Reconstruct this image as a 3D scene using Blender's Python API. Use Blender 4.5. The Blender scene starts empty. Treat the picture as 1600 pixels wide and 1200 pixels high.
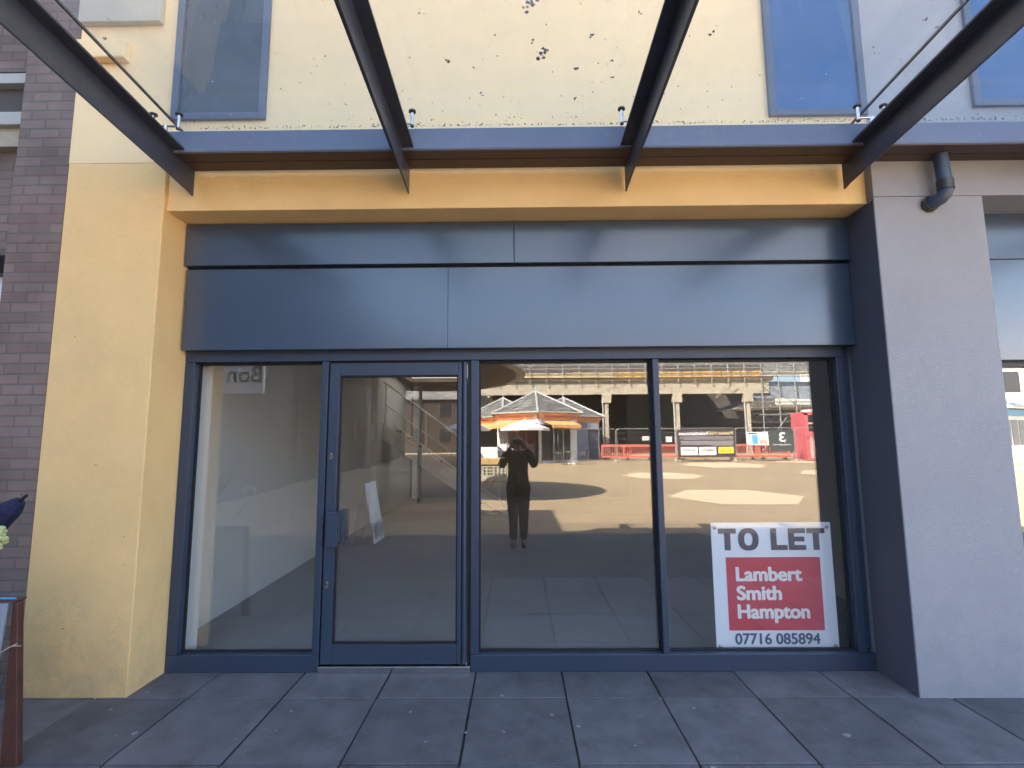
import bpy, bmesh, math, random
from mathutils import Vector, Matrix
random.seed(7)
R = math.radians
S = bpy.context.scene
C = S.collection

# ---------------------------------------------------------------- materials
def nodes(name):
    m = bpy.data.materials.new(name); m.use_nodes = True
    nt = m.node_tree; b = nt.nodes['Principled BSDF']
    return m, nt, b

def mat(name, col, rough=0.7, metal=0.0, var=0.0, vscale=3.0, bump=0.0, bscale=60.0, col2=None, spec=0.5,
        stain=0.0, stain_col=(0.1, 0.09, 0.08), stain_scale=0.7, isl=0.0, coat=0.0, splash=0.0):
    """Principled surface: mottled colour, optional stains, per-island shade and fine relief."""
    m, nt, b = nodes(name)
    N, L = nt.nodes, nt.links
    b.inputs['Roughness'].default_value = rough
    b.inputs['Metallic'].default_value = metal
    b.inputs['Specular IOR Level'].default_value = spec
    b.inputs['Coat Weight'].default_value = coat; b.inputs['Coat Roughness'].default_value = 0.2; b.inputs['Coat IOR'].default_value = 1.6
    tc = N.new('ShaderNodeTexCoord')
    c = N.new('ShaderNodeRGB'); c.outputs[0].default_value = (*col, 1)
    out = c.outputs[0]
    if var > 0 or col2:
        n = N.new('ShaderNodeTexNoise'); n.inputs['Scale'].default_value = vscale; n.inputs['Detail'].default_value = 6
        n.inputs['Roughness'].default_value = 0.65
        L.new(tc.outputs['Object'], n.inputs['Vector'])
        mr = N.new('ShaderNodeMapRange'); mr.inputs[1].default_value = 0.3; mr.inputs[2].default_value = 0.7
        L.new(n.outputs['Fac'], mr.inputs[0])
        mx = N.new('ShaderNodeMix'); mx.data_type = 'RGBA'
        c2 = col2 or tuple(v * (1 - var) for v in col)
        mx.inputs['B'].default_value = (*c2, 1)
        L.new(out, mx.inputs['A']); L.new(mr.outputs[0], mx.inputs['Factor'])
        out = mx.outputs['Result']
    if stain > 0:
        n = N.new('ShaderNodeTexNoise'); n.inputs['Scale'].default_value = stain_scale; n.inputs['Detail'].default_value = 9
        n.inputs['Roughness'].default_value = 0.7
        L.new(tc.outputs['Object'], n.inputs['Vector'])
        mr = N.new('ShaderNodeMapRange'); mr.inputs[1].default_value = 0.52; mr.inputs[2].default_value = 0.72
        mr.inputs[4].default_value = stain
        L.new(n.outputs['Fac'], mr.inputs[0])
        mx = N.new('ShaderNodeMix'); mx.data_type = 'RGBA'; mx.inputs['B'].default_value = (*stain_col, 1)
        L.new(out, mx.inputs['A']); L.new(mr.outputs[0], mx.inputs['Factor'])
        out = mx.outputs['Result']
    if splash > 0:   # mud splashed up the foot of the wall
        n = N.new('ShaderNodeTexNoise'); n.inputs['Scale'].default_value = 5; n.inputs['Detail'].default_value = 10; n.inputs['Roughness'].default_value = 0.75
        L.new(tc.outputs['Object'], n.inputs['Vector'])
        sp = N.new('ShaderNodeSeparateXYZ'); L.new(tc.outputs['Object'], sp.inputs[0])
        zr = N.new('ShaderNodeMapRange'); zr.inputs[1].default_value = 0.0; zr.inputs[2].default_value = 0.75; zr.inputs[3].default_value = .26; zr.inputs[4].default_value = -.1
        L.new(sp.outputs['Z'], zr.inputs[0])
        ad = N.new('ShaderNodeMath'); ad.operation = 'ADD'; L.new(n.outputs['Fac'], ad.inputs[0]); L.new(zr.outputs[0], ad.inputs[1])
        mr = N.new('ShaderNodeMapRange'); mr.inputs[1].default_value = 0.52; mr.inputs[2].default_value = 0.85; mr.inputs[4].default_value = splash
        L.new(ad.outputs[0], mr.inputs[0])
        mx = N.new('ShaderNodeMix'); mx.data_type = 'RGBA'; mx.inputs['B'].default_value = (*stain_col, 1)
        L.new(out, mx.inputs['A']); L.new(mr.outputs[0], mx.inputs['Factor'])
        out = mx.outputs['Result']
    if isl > 0:
        g = N.new('ShaderNodeNewGeometry')
        mr = N.new('ShaderNodeMapRange'); mr.inputs[3].default_value = 1 - isl; mr.inputs[4].default_value = 1 + isl
        L.new(g.outputs['Random Per Island'], mr.inputs[0])
        mx = N.new('ShaderNodeMix'); mx.data_type = 'RGBA'; mx.blend_type = 'MULTIPLY'; mx.inputs['Factor'].default_value = 1
        L.new(out, mx.inputs['A']); L.new(mr.outputs[0], mx.inputs['B'])
        out = mx.outputs['Result']
    L.new(out, b.inputs['Base Color'])
    if bump > 0:
        n = N.new('ShaderNodeTexNoise'); n.inputs['Scale'].default_value = bscale; n.inputs['Detail'].default_value = 5
        L.new(tc.outputs['Object'], n.inputs['Vector'])
        bp = N.new('ShaderNodeBump'); bp.inputs['Strength'].default_value = bump; bp.inputs['Distance'].default_value = 0.01
        L.new(n.outputs['Fac'], bp.inputs['Height']); L.new(bp.outputs[0], b.inputs['Normal'])
    return m

def brick_mat(name, c1, c2, mortar, bw=0.215, bh=0.072, axis='xz', rough=0.85, msize=0.008, stain=0.35):
    m, nt, b = nodes(name); N, L = nt.nodes, nt.links
    tc = N.new('ShaderNodeTexCoord'); sp = N.new('ShaderNodeSeparateXYZ'); cb = N.new('ShaderNodeCombineXYZ')
    L.new(tc.outputs['Object'], sp.inputs[0])
    if axis == 'xz':
        ad = N.new('ShaderNodeMath'); ad.operation = 'ADD'
        L.new(sp.outputs['X'], ad.inputs[0]); L.new(sp.outputs['Y'], ad.inputs[1]); L.new(ad.outputs[0], cb.inputs['X'])
    else:
        L.new(sp.outputs['X'], cb.inputs['X'])
    L.new(sp.outputs['Z' if axis == 'xz' else 'Y'], cb.inputs['Y'])
    br = N.new('ShaderNodeTexBrick'); br.inputs['Scale'].default_value = 1
    br.inputs['Brick Width'].default_value = bw; br.inputs['Row Height'].default_value = bh
    br.inputs['Mortar Size'].default_value = msize; br.inputs['Mortar Smooth'].default_value = 0.3
    br.inputs['Color1'].default_value = (*c1, 1); br.inputs['Color2'].default_value = (*c2, 1); br.inputs['Mortar'].default_value = (*mortar, 1)
    L.new(cb.outputs[0], br.inputs['Vector'])
    n = N.new('ShaderNodeTexNoise'); n.inputs['Scale'].default_value = 2.2; n.inputs['Detail'].default_value = 8
    L.new(tc.outputs['Object'], n.inputs['Vector'])
    mr = N.new('ShaderNodeMapRange'); mr.inputs[1].default_value = 0.3; mr.inputs[2].default_value = 0.7; mr.inputs[3].default_value = 1 - stain; mr.inputs[4].default_value = 1.1
    L.new(n.outputs['Fac'], mr.inputs[0])
    mx = N.new('ShaderNodeMix'); mx.data_type = 'RGBA'; mx.blend_type = 'MULTIPLY'; mx.inputs['Factor'].default_value = 1
    L.new(br.outputs['Color'], mx.inputs['A']); L.new(mr.outputs[0], mx.inputs['B']); L.new(mx.outputs['Result'], b.inputs['Base Color'])
    bp = N.new('ShaderNodeBump'); bp.inputs['Strength'].default_value = 0.5; bp.inputs['Distance'].default_value = 0.008; bp.invert = True
    L.new(br.outputs['Fac'], bp.inputs['Height']); L.new(bp.outputs[0], b.inputs['Normal'])
    b.inputs['Roughness'].default_value = rough
    return m

def glass_mat(name, f0, tint=(1, 1, 1), dust=0.0, dust_scale=2.0, dust_col=(0.8, 0.8, 0.75), specks=0.0, grough=0.0, wav=0.0):
    """Thin glazing: see-through, with a Schlick reflection and optional dirt on the surface."""
    m = bpy.data.materials.new(name); m.use_nodes = True
    nt = m.node_tree; N, L = nt.nodes, nt.links
    N.clear(); o = N.new('ShaderNodeOutputMaterial')
    tr = N.new('ShaderNodeBsdfTransparent'); tr.inputs[0].default_value = (*tint, 1)
    gl = N.new('ShaderNodeBsdfGlossy'); gl.inputs['Roughness'].default_value = grough; gl.inputs[0].default_value = (1, 1, 1, 1)
    lw = N.new('ShaderNodeLayerWeight'); lw.inputs['Blend'].default_value = 0.5
    p = N.new('ShaderNodeMath'); p.operation = 'POWER'; p.inputs[1].default_value = 5
    L.new(lw.outputs['Facing'], p.inputs[0])
    ma = N.new('ShaderNodeMath'); ma.operation = 'MULTIPLY_ADD'; ma.inputs[1].default_value = 1 - f0; ma.inputs[2].default_value = f0
    L.new(p.outputs[0], ma.inputs[0])
    mix = N.new('ShaderNodeMixShader'); L.new(ma.outputs[0], mix.inputs[0]); L.new(tr.outputs[0], mix.inputs[1]); L.new(gl.outputs[0], mix.inputs[2])
    out = mix.outputs[0]
    tc = N.new('ShaderNodeTexCoord')
    if wav > 0:
        n = N.new('ShaderNodeTexNoise'); n.inputs['Scale'].default_value = 1.3; n.inputs['Detail'].default_value = 1
        L.new(tc.outputs['Object'], n.inputs['Vector'])
        bp = N.new('ShaderNodeBump'); bp.inputs['Strength'].default_value = wav; bp.inputs['Distance'].default_value = 0.001
        L.new(n.outputs['Fac'], bp.inputs['Height']); L.new(bp.outputs[0], gl.inputs['Normal'])
    if dust > 0:
        df = N.new('ShaderNodeBsdfDiffuse'); df.inputs[0].default_value = (*dust_col, 1)
        tl = N.new('ShaderNodeBsdfTranslucent'); tl.inputs[0].default_value = (*dust_col, 1)
        am = N.new('ShaderNodeMixShader'); am.inputs[0].default_value = 0.6; L.new(df.outputs[0], am.inputs[1]); L.new(tl.outputs[0], am.inputs[2])
        n = N.new('ShaderNodeTexNoise'); n.inputs['Scale'].default_value = dust_scale; n.inputs['Detail'].default_value = 10; n.inputs['Roughness'].default_value = 0.7
        L.new(tc.outputs['Object'], n.inputs['Vector'])
        mr = N.new('ShaderNodeMapRange'); mr.inputs[1].default_value = 0.35; mr.inputs[2].default_value = 0.75; mr.inputs[3].default_value = dust * 0.45; mr.inputs[4].default_value = dust
        L.new(n.outputs['Fac'], mr.inputs[0])
        mm = N.new('ShaderNodeMixShader'); L.new(mr.outputs[0], mm.inputs[0]); L.new(out, mm.inputs[1]); L.new(am.outputs[0], mm.inputs[2])
        out = mm.outputs[0]
    if specks > 0:
        n = N.new('ShaderNodeTexNoise'); n.inputs['Scale'].default_value = 26; n.inputs['Detail'].default_value = 3
        L.new(tc.outputs['Object'], n.inputs['Vector'])
        mr = N.new('ShaderNodeMapRange'); mr.inputs[1].default_value = 0.74; mr.inputs[2].default_value = 0.78; mr.inputs[4].default_value = specks
        L.new(n.outputs['Fac'], mr.inputs[0])
        d2 = N.new('ShaderNodeBsdfDiffuse'); d2.inputs[0].default_value = (0.1, 0.08, 0.06, 1)
        mm = N.new('ShaderNodeMixShader'); L.new(mr.outputs[0], mm.inputs[0]); L.new(out, mm.inputs[1]); L.new(d2.outputs[0], mm.inputs[2])
        out = mm.outputs[0]
    L.new(out, o.inputs[0])
    return m

YEL = (0.88, 0.60, 0.265)
M = {}
M['yellow'] = mat('yellow_render', YEL, 0.9, var=0.10, vscale=1.7, bump=0.35, bscale=170, stain=0.18, stain_col=(0.34, 0.27, 0.17), stain_scale=1.1, splash=.45)
M['yellow_up'] = mat('upper_yellow_render', (0.93, 0.68, 0.37), 0.9, var=0.08, vscale=1.5, bump=0.3, bscale=170, stain=0.12, stain_col=(0.5, 0.4, 0.25))
M['grey'] = mat('grey_render', (0.33, 0.335, 0.355), 0.9, var=0.10, vscale=1.4, bump=0.35, bscale=170, stain=0.2, stain_col=(0.22, 0.23, 0.25), stain_scale=0.8, splash=.6)
M['greydark'] = mat('dark_grey_render', (0.11, 0.12, 0.155), 0.85, var=0.12, vscale=1.6, bump=0.3, bscale=170)
M['panel'] = mat('slate_blue_coated_panel', (0.036, 0.066, 0.118), 0.32, var=0.25, vscale=.9, spec=0.6, bump=0.02, bscale=3, coat=0.8)
M['frame'] = mat('slate_blue_aluminium', (0.032, 0.05, 0.085), 0.42, var=0.10, vscale=5, bump=0.04, bscale=160)
M['gasket'] = mat('black_rubber_gasket', (0.01, 0.01, 0.013), 0.6)
M['steel'] = mat('painted_dark_steel', (0.062, 0.070, 0.098), 0.35, var=0.3, vscale=9, bump=0.08, bscale=45)
M['soffit'] = mat('brown_coated_soffit', (0.085, 0.055, 0.045), 0.6, var=0.15, vscale=3)
M['gutterf'] = mat('blue_grey_gutter_paint', (0.13, 0.185, 0.30), 0.45, var=0.12, vscale=4, stain=0.25, stain_col=(0.3, 0.31, 0.33), stain_scale=8)
M['stainless'] = mat('stainless_steel', (0.62, 0.62, 0.62), 0.22, metal=1.0, var=0.1)
M['darkcap'] = mat('dark_steel_cap', (0.08, 0.075, 0.07), 0.35, metal=0.6)
M['slab'] = mat('grey_paving_slab', (0.15, 0.15, 0.158), 0.6, var=0.42, vscale=4.5, bump=0.4, bscale=110, stain=0.75, stain_col=(0.05, 0.048, 0.05), stain_scale=3.1, isl=0.20)
M['shadeground'] = mat('shade_dark_ground', (0.13, 0.125, 0.12), 0.85, var=0.2, vscale=2, bump=0.5, bscale=90)  # dark tone stands for shaded ground
M['joint'] = mat('dark_paving_joint', (0.03, 0.03, 0.03), 0.95)
M['tarmac'] = mat('buff_tarmac', (0.38, 0.28, 0.165), 0.9, var=0.14, vscale=0.9, bump=0.5, bscale=70, stain=0.25, stain_col=(0.13, 0.11, 0.085), stain_scale=0.22)
M['hexpav'] = mat('pale_hexagon_paving', (0.68, 0.50, 0.32), 0.85, var=0.10, vscale=5, bump=0.2, bscale=60)
M['white'] = mat('white_paint', (0.8, 0.8, 0.8), 0.6, var=0.05)
M['board'] = mat('white_sign_plastic', (0.78, 0.83, 0.88), 0.35, var=0.03)
M['red'] = mat('red_print', (0.55, 0.022, 0.04), 0.4)
M['navy'] = mat('dark_purple_print', (0.05, 0.035, 0.06), 0.5)
M['slatep'] = mat('slate_blue_print', (0.04, 0.07, 0.12), 0.5)
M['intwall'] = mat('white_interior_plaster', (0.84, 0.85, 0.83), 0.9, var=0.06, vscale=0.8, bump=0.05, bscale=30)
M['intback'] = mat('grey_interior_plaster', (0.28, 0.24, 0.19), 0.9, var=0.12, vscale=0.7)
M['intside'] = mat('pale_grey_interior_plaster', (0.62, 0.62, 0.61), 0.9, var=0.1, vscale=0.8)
M['intfloor'] = mat('grey_floor_screed', (0.36, 0.34, 0.32), 0.6, var=0.18, vscale=1.2, bump=0.1, bscale=50, stain=0.3, stain_col=(0.16, 0.15, 0.14))
M['brickdark'] = brick_mat('dark_brown_brick', (0.026, 0.019, 0.016), (0.036, 0.026, 0.02), (0.03, 0.026, 0.02))
M['stairpaint'] = mat('pale_grey_stair_paint', (0.85, 0.83, 0.80), 0.6, var=.1)
M['wing'] = mat('dark_grey_cladding', (0.10, 0.095, 0.085), 0.9, var=.2)
M['brick'] = brick_mat('dark_purple_brick', (0.20, 0.145, 0.125), (0.26, 0.19, 0.165), (0.17, 0.145, 0.13))
M['brick2'] = brick_mat('brown_brick', (0.07, 0.045, 0.032), (0.10, 0.065, 0.045), (0.09, 0.075, 0.06))
M['concrete'] = mat('weathered_concrete', (0.52, 0.45, 0.34), 0.9, var=0.25, vscale=2.5, bump=0.5, bscale=14, stain=0.6, stain_col=(0.16, 0.13, 0.1), stain_scale=2.2)
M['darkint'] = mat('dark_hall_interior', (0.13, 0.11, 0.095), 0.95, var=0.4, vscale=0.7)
M['slate'] = brick_mat('roof_slate', (0.14, 0.135, 0.125), (0.30, 0.285, 0.26), (0.05, 0.05, 0.05), bw=0.3, bh=0.2, msize=0.02, stain=0.5)
M['lead'] = mat('pale_lead_flashing', (0.46, 0.45, 0.42), 0.6, var=0.15)
M['orange'] = mat('orange_paint', (0.82, 0.40, 0.21), 0.6, var=0.08)
M['awning'] = mat('orange_canvas', (0.85, 0.42, 0.16), 0.85, var=0.08)
M['cream'] = mat('cream_canvas', (0.78, 0.76, 0.70), 0.9, var=0.04)
M['pink'] = mat('mauve_grey_boarding', (0.26, 0.2, 0.21), 0.8, var=0.1)
M['maroon'] = mat('maroon_window_blind', (0.16, 0.05, 0.05), 0.7, var=0.1)
M['dkglass'] = mat('dark_window_glass', (0.02, 0.022, 0.025), 0.08, spec=0.8)
M['skyglass'] = mat('sky_reflection_window_glass', (0.01, 0.085, 0.25), 0.10, spec=0.45, var=0.25, vscale=2, bump=0.03, bscale=3, stain=0.12, stain_col=(0.2, 0.22, 0.25), stain_scale=5)  # blue of the reflected sky put into the base colour
M['winframe'] = mat('blue_grey_window_frame', (0.055, 0.08, 0.13), 0.45, var=0.1)
M['galv'] = mat('galvanised_tube', (0.42, 0.41, 0.38), 0.4, metal=0.5, var=0.15)
M['redplastic'] = mat('red_barrier_plastic', (0.64, 0.16, 0.11), 0.5, var=0.08)
M['yelplastic'] = mat('amber_barrier_plastic', (0.75, 0.33, 0.02), 0.5, var=0.08)
M['timber'] = mat('yellow_shuttering_timber', (0.66, 0.42, 0.15), 0.8, var=0.2, vscale=4)
M['brownwood'] = mat('red_brown_stained_wood', (0.11, 0.042, 0.028), 0.55, var=0.35, vscale=14, bump=0.2, bscale=40)
M['greyboard'] = mat('weathered_blue_grey_board', (0.30, 0.34, 0.40), 0.6, var=0.2, vscale=4, stain=0.4, stain_col=(0.15, 0.14, 0.13), stain_scale=5)
M['bluecloth'] = mat('dark_blue_canvas', (0.008, 0.013, 0.055), 0.8, var=0.3, vscale=14, bump=0.3, bscale=30)
M['petal'] = mat('pale_yellow_green_petal', (0.50, 0.55, 0.24), 0.8, var=0.2, vscale=30)
M['stem'] = mat('green_stem', (0.06, 0.13, 0.03), 0.7)
M['twine'] = mat('twine', (0.4, 0.33, 0.22), 0.9)
M['darkcloth'] = mat('black_jacket_cloth', (0.022, 0.019, 0.022), 0.9, var=0.3, vscale=12, bump=0.4, bscale=18)
M['trouser'] = mat('black_trouser_cloth', (0.012, 0.011, 0.013), 0.9)
M['skin'] = mat('skin', (0.42, 0.25, 0.18), 0.6, var=0.06)
M['hair'] = mat('dark_brown_hair', (0.03, 0.02, 0.015), 0.6, bump=0.4, bscale=60)
M['shoe'] = mat('black_shoe_leather', (0.01, 0.01, 0.01), 0.5)
M['black'] = mat('black_plastic', (0.012, 0.012, 0.013), 0.35)
M['banner'] = mat('dark_plum_banner_vinyl', (0.055, 0.042, 0.05), 0.6)
M['bannertxt'] = mat('grey_banner_print', (0.36, 0.33, 0.36), 0.7)
M['yelprint'] = mat('yellow_print', (0.85, 0.66, 0.05), 0.6)
M['whiteprint'] = mat('white_print', (0.82, 0.82, 0.8), 0.6)
M['goldprint'] = mat('pale_gold_print', (0.7, 0.58, 0.3), 0.6)
M['blueprint'] = mat('light_blue_print', (0.12, 0.4, 0.8), 0.6)
M['greenboard'] = mat('dark_green_grey_board', (0.06, 0.075, 0.07), 0.6)
M['redcab'] = mat('red_cabinet_paint', (0.62, 0.13, 0.15), 0.5, var=0.06)
M['pinkpanel'] = mat('faded_pink_panel', (0.72, 0.45, 0.38), 0.7, var=0.06)
M['bluepaint'] = mat('bright_blue_paint', (0.08, 0.36, 0.72), 0.6, var=0.06)
M['silver'] = mat('silver_chair_tube', (0.55, 0.55, 0.55), 0.3, metal=0.9)
M['wicker'] = mat('black_woven_seat', (0.02, 0.02, 0.022), 0.7, var=0.4, vscale=60)
M['stone'] = mat('pale_planter_stone', (0.55, 0.48, 0.36), 0.85, var=0.1)
M['brownsoff'] = mat('brown_canopy_soffit', (0.11, 0.075, 0.06), 0.7, var=0.15, vscale=3)
M['dirt'] = mat('bird_dropping_dirt', (0.24, 0.175, 0.11), 0.95, var=0.6, vscale=50)
M['lime'] = mat('pale_bird_lime', (0.55, 0.56, 0.58), 0.95, var=0.3, vscale=60)
M['glass'] = glass_mat('shopfront_glass', 0.10, tint=(0.99, 1, 1), dust=0.01, dust_scale=3, wav=0.25)
M['dimskyglass'] = mat('dim_reflection_window_glass', (0.006, 0.022, 0.035), 0.10, spec=0.4, var=0.3, vscale=2, bump=0.03, bscale=3, stain=0.1, stain_col=(0.2, 0.22, 0.25), stain_scale=5)  # same window glass, its dimmer sky reflection put into a darker colour
M['glass2'] = glass_mat('bay_glass', 0.30, tint=(0.85, 0.9, 0.9), dust=0.02, dust_scale=3)
M['cglass'] = glass_mat('dusty_canopy_glass', 0.045, tint=(0.96, 0.97, 0.96), dust=0.10, dust_scale=2.3, dust_col=(0.85, 0.86, 0.82), specks=0.5, grough=0.02)

# ---------------------------------------------------------------- helpers
class MB:
    def __init__(s): s.bm = bmesh.new()
    def box(s, x0, x1, y0, y1, z0, z1, rot=None, about=None):
        vs = [s.bm.verts.new((x, y, z)) for x in (x0, x1) for y in (y0, y1) for z in (z0, z1)]
        for f in ((0, 1, 3, 2), (4, 6, 7, 5), (0, 4, 5, 1), (2, 3, 7, 6), (0, 2, 6, 4), (1, 5, 7, 3)):
            s.bm.faces.new([vs[i] for i in f])
        if rot: bmesh.ops.rotate(s.bm, verts=vs, cent=about or (0, 0, 0), matrix=rot)
        return s
    def poly(s, pts):
        s.bm.faces.new([s.bm.verts.new(p) for p in pts]); return s
    def prism(s, pts, vec):
        """closed prism from an outline of 3D points pushed along vec"""
        v = Vector(vec)
        a = [s.bm.verts.new(p) for p in pts]; b = [s.bm.verts.new(Vector(p) + v) for p in pts]
        s.bm.faces.new(a[::-1]); s.bm.faces.new(b)
        n = len(a)
        for i in range(n): s.bm.faces.new((a[i], a[(i + 1) % n], b[(i + 1) % n], b[i]))
        return s
    def tube(s, path, r, n=10, closed=False):
        path = [Vector(p) for p in path]; rings = []
        m = len(path); rr = r if isinstance(r, (list, tuple)) else [r] * m
        up = Vector((0.13, 0.27, 0.95)).normalized()
        for i, p in enumerate(path):
            a = path[i - 1] if i > 0 else (path[-1] if closed else p)
            b = path[i + 1] if i < m - 1 else (path[0] if closed else p)
            t = (b - a).normalized()
            u = t.cross(up)
            if u.length < 0.05: u = t.cross(Vector((1, 0, 0)))
            u.normalize(); w = t.cross(u).normalized()
            rings.append([s.bm.verts.new(p + (u * math.cos(k * 2 * math.pi / n) + w * math.sin(k * 2 * math.pi / n)) * rr[i]) for k in range(n)])
        for i in range(m if closed else m - 1):
            A, B = rings[i], rings[(i + 1) % m]
            for k in range(n): s.bm.faces.new((A[k], A[(k + 1) % n], B[(k + 1) % n], B[k]))
        if not closed: s.bm.faces.new(rings[0][::-1]); s.bm.faces.new(rings[-1])
        return s
    def lathe(s, prof, c=(0, 0, 0), n=24, axis='z'):
        rings = []
        for r, h in prof:
            ring = []
            for k in range(n):
                a = 2 * math.pi * k / n
                if axis == 'z': p = (c[0] + r * math.cos(a), c[1] + r * math.sin(a), c[2] + h)
                else: p = (c[0] + r * math.cos(a), c[1] + h, c[2] + r * math.sin(a))
                ring.append(s.bm.verts.new(p))
            rings.append(ring)
        for A, B in zip(rings, rings[1:]):
            for k in range(n): s.bm.faces.new((A[k], A[(k + 1) % n], B[(k + 1) % n], B[k]))
        s.bm.faces.new(rings[0][::-1]); s.bm.faces.new(rings[-1])
        return s
    def build(s, name, m, parent=None, bevel=0, smooth=False, seg=2):
        bmesh.ops.recalc_face_normals(s.bm, faces=s.bm.faces)
        me = bpy.data.meshes.new(name); s.bm.to_mesh(me); s.bm.free()
        me.materials.append(M[m] if isinstance(m, str) else m)
        o = bpy.data.objects.new(name, me); C.objects.link(o)
        if parent: o.parent = parent
        if bevel:
            b = o.modifiers.new('bevel', 'BEVEL'); b.width = bevel; b.segments = seg; b.limit_method = 'ANGLE'
        if smooth:
            for p in me.polygons: p.use_smooth = True
            me.set_sharp_from_angle(angle=R(40))
        return o

def tag(o, label=None, cat=None, group=None, kind=None):
    if label: o['label'] = label
    if cat: o['category'] = cat
    if group: o['group'] = group
    if kind: o['kind'] = kind
    return o
def thing(name, label, cat, loc=(0, 0, 0), rz=0, group=None):
    o = bpy.data.objects.new(name, None); C.objects.link(o); o.location = loc; o.rotation_euler = (0, 0, rz)
    o.empty_display_size = 0.2
    return tag(o, label, cat, group)
def copy_tree(o, parent=None):
    c = o.copy(); C.objects.link(c); c.parent = parent
    for ch in [x for x in list(C.objects) if x.parent == o]: copy_tree(ch, c)
    return c
def text(s, size, m, parent, loc, rot, name='lettering', bold=0.0, ext=0.0003, xs=1.0, align='LEFT', space=1.0, zs=1.0, fit=None):
    cu = bpy.data.curves.new('t', 'FONT'); cu.body = s; cu.size = size; cu.extrude = ext; cu.offset = 0
    cu.align_x = align; cu.space_character = space; cu.resolution_u = 6
    t = bpy.data.objects.new('t', cu); C.objects.link(t)
    dg = bpy.context.evaluated_depsgraph_get(); me = bpy.data.meshes.new_from_object(t.evaluated_get(dg))
    C.objects.unlink(t); bpy.data.objects.remove(t)
    if fit:  # (width, height) of the lettering, lower-left corner at the origin
        xsv = [v.co.x for v in me.vertices]; ysv = [v.co.y for v in me.vertices]
        x0, x1, y0, y1 = min(xsv), max(xsv), min(ysv), max(ysv)
        sx = fit[0] / (x1 - x0); sy = fit[1] / (y1 - y0) if fit[1] else sx
        for v in me.vertices: v.co.x = (v.co.x - x0) * sx; v.co.y = (v.co.y - y0) * sy
    if bold:  # a heavier weight: the same letters laid over themselves with small shifts
        bm = bmesh.new(); bm.from_mesh(me); src = list(bm.verts) + list(bm.edges) + list(bm.faces)
        for k in range(1, 9):
            off = (math.cos(k * math.pi / 4), math.sin(k * math.pi / 4))
            d = bmesh.ops.duplicate(bm, geom=src)['geom']
            bmesh.ops.translate(bm, verts=[v for v in d if isinstance(v, bmesh.types.BMVert)], vec=(bold * off[0], bold * .75 * off[1], k * .00003))
        bm.to_mesh(me); bm.free()
    me.materials.clear(); me.materials.append(M[m]); me.name = name
    o = bpy.data.objects.new(name, me); C.objects.link(o); o.parent = parent
    o.location = loc; o.rotation_euler = rot; o.scale = (xs, zs, 1)
    return o
XZ = (R(90), 0, 0)          # text read from the -Y side
XZR = (R(90), 0, R(180))    # text read from the +Y side

def zg(y):  # height of the square: level near the shops, then a gentle rise
    return 0.0 if y > -8 else min(0.02 * (-y - 8), 1.1)

# ---------------------------------------------------------------- ground
bm = bmesh.new()
xs = [-160, -60, -20, -9, 0, 9, 20, 60, 160]
ys = [(40, -.03), (-5.19, -.03), (-5.2, 0), (-8, 0), (-20, .24), (-40, .64), (-63, 1.1), (-200, 1.1)]
g = [[bm.verts.new((x, y, z)) for x in xs] for y, z in ys]
for i in range(len(ys) - 1):
    for j in range(len(xs) - 1):
        bm.faces.new((g[i][j], g[i + 1][j], g[i + 1][j + 1], g[i][j + 1]))
mb = MB(); mb.bm.free(); mb.bm = bm
tag(mb.build('ground', 'tarmac'), kind='structure')

mb = MB()
mb.box(-9.05, 9.05, -2.339, 0.10, -0.029, -0.012)
tag(mb.build('pavement_bed', 'joint'), kind='structure')
mb = MB(); rr = random.Random(3)
y1 = 0.10
for row, y0 in enumerate((-.36, -1.022, -1.68, -2.34)):
    x = -9.3 + (0 if row < 20 else .3)
    while x < 9:
        h = rr.uniform(-.0022, .0012); jx = rr.uniform(-.003, .003)
        mb.box(max(x + .005, -9) + jx, min(x + .595, 9) + jx, y0 + .0045, y1 - .0045, -.0115, h + 0.0)
        x += .6
    y1 = y0
tag(mb.build('pavement', 'slab', bevel=.004), kind='structure')

mb = MB(); rr = random.Random(21)
for k in range(75):
    x, y, rad = rr.uniform(-3.4, 4.2), rr.uniform(-2.3, -.05), rr.uniform(.004, .013)
    if k < 6: rad = rr.uniform(.015, .022)
    n = 8; ph = rr.uniform(0, 6)
    mb.prism([(x + rad * rr.uniform(.6, 1.2) * math.cos(ph + j * 6.283 / n), y + rad * rr.uniform(.5, 1.1) * math.sin(ph + j * 6.283 / n), .0005) for j in range(n)], (0, 0, .002))
tag(mb.build('chewing_gum', mat('trodden_gum', (0.3, 0.31, 0.33), 0.8, var=.2)), 'pale spots of trodden gum and grit on the paving slabs', 'gum spots', kind='stuff')

mb = MB(); mb.box(-30, 30, -5.2, -2.343, -.029, -.001)
tag(mb.build('shade_strip', 'shadeground'), kind='structure')  # added dark strip, the shade before the shops put into its colour

def hexsheet(cx, cy, r, sq=1.0, rot=0.0):
    m = MB(); p = []
    for k in range(6):
        a = k * math.pi / 3 + rot; x = cx + r * math.cos(a); y = cy + r * sq * math.sin(a)
        p.append((x, y, zg(y) + .006))
    m.poly(p); return m
for i, (cx, cy, r) in enumerate(((6.15, -10.6, 1.85), (6.05, -17.4, 1.7), (11.2, -23.8, 2.3), (14.3, -17.8, 2.3), (-6.5, -23, 2.2), (20.5, -12.2, 2.2), (24.5, -19, 2.2), (16.5, -26.4, 1.2))):
    tag(hexsheet(cx, cy, r, rot=.05).build('hexagon_paving', 'hexpav'), kind='structure')

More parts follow.
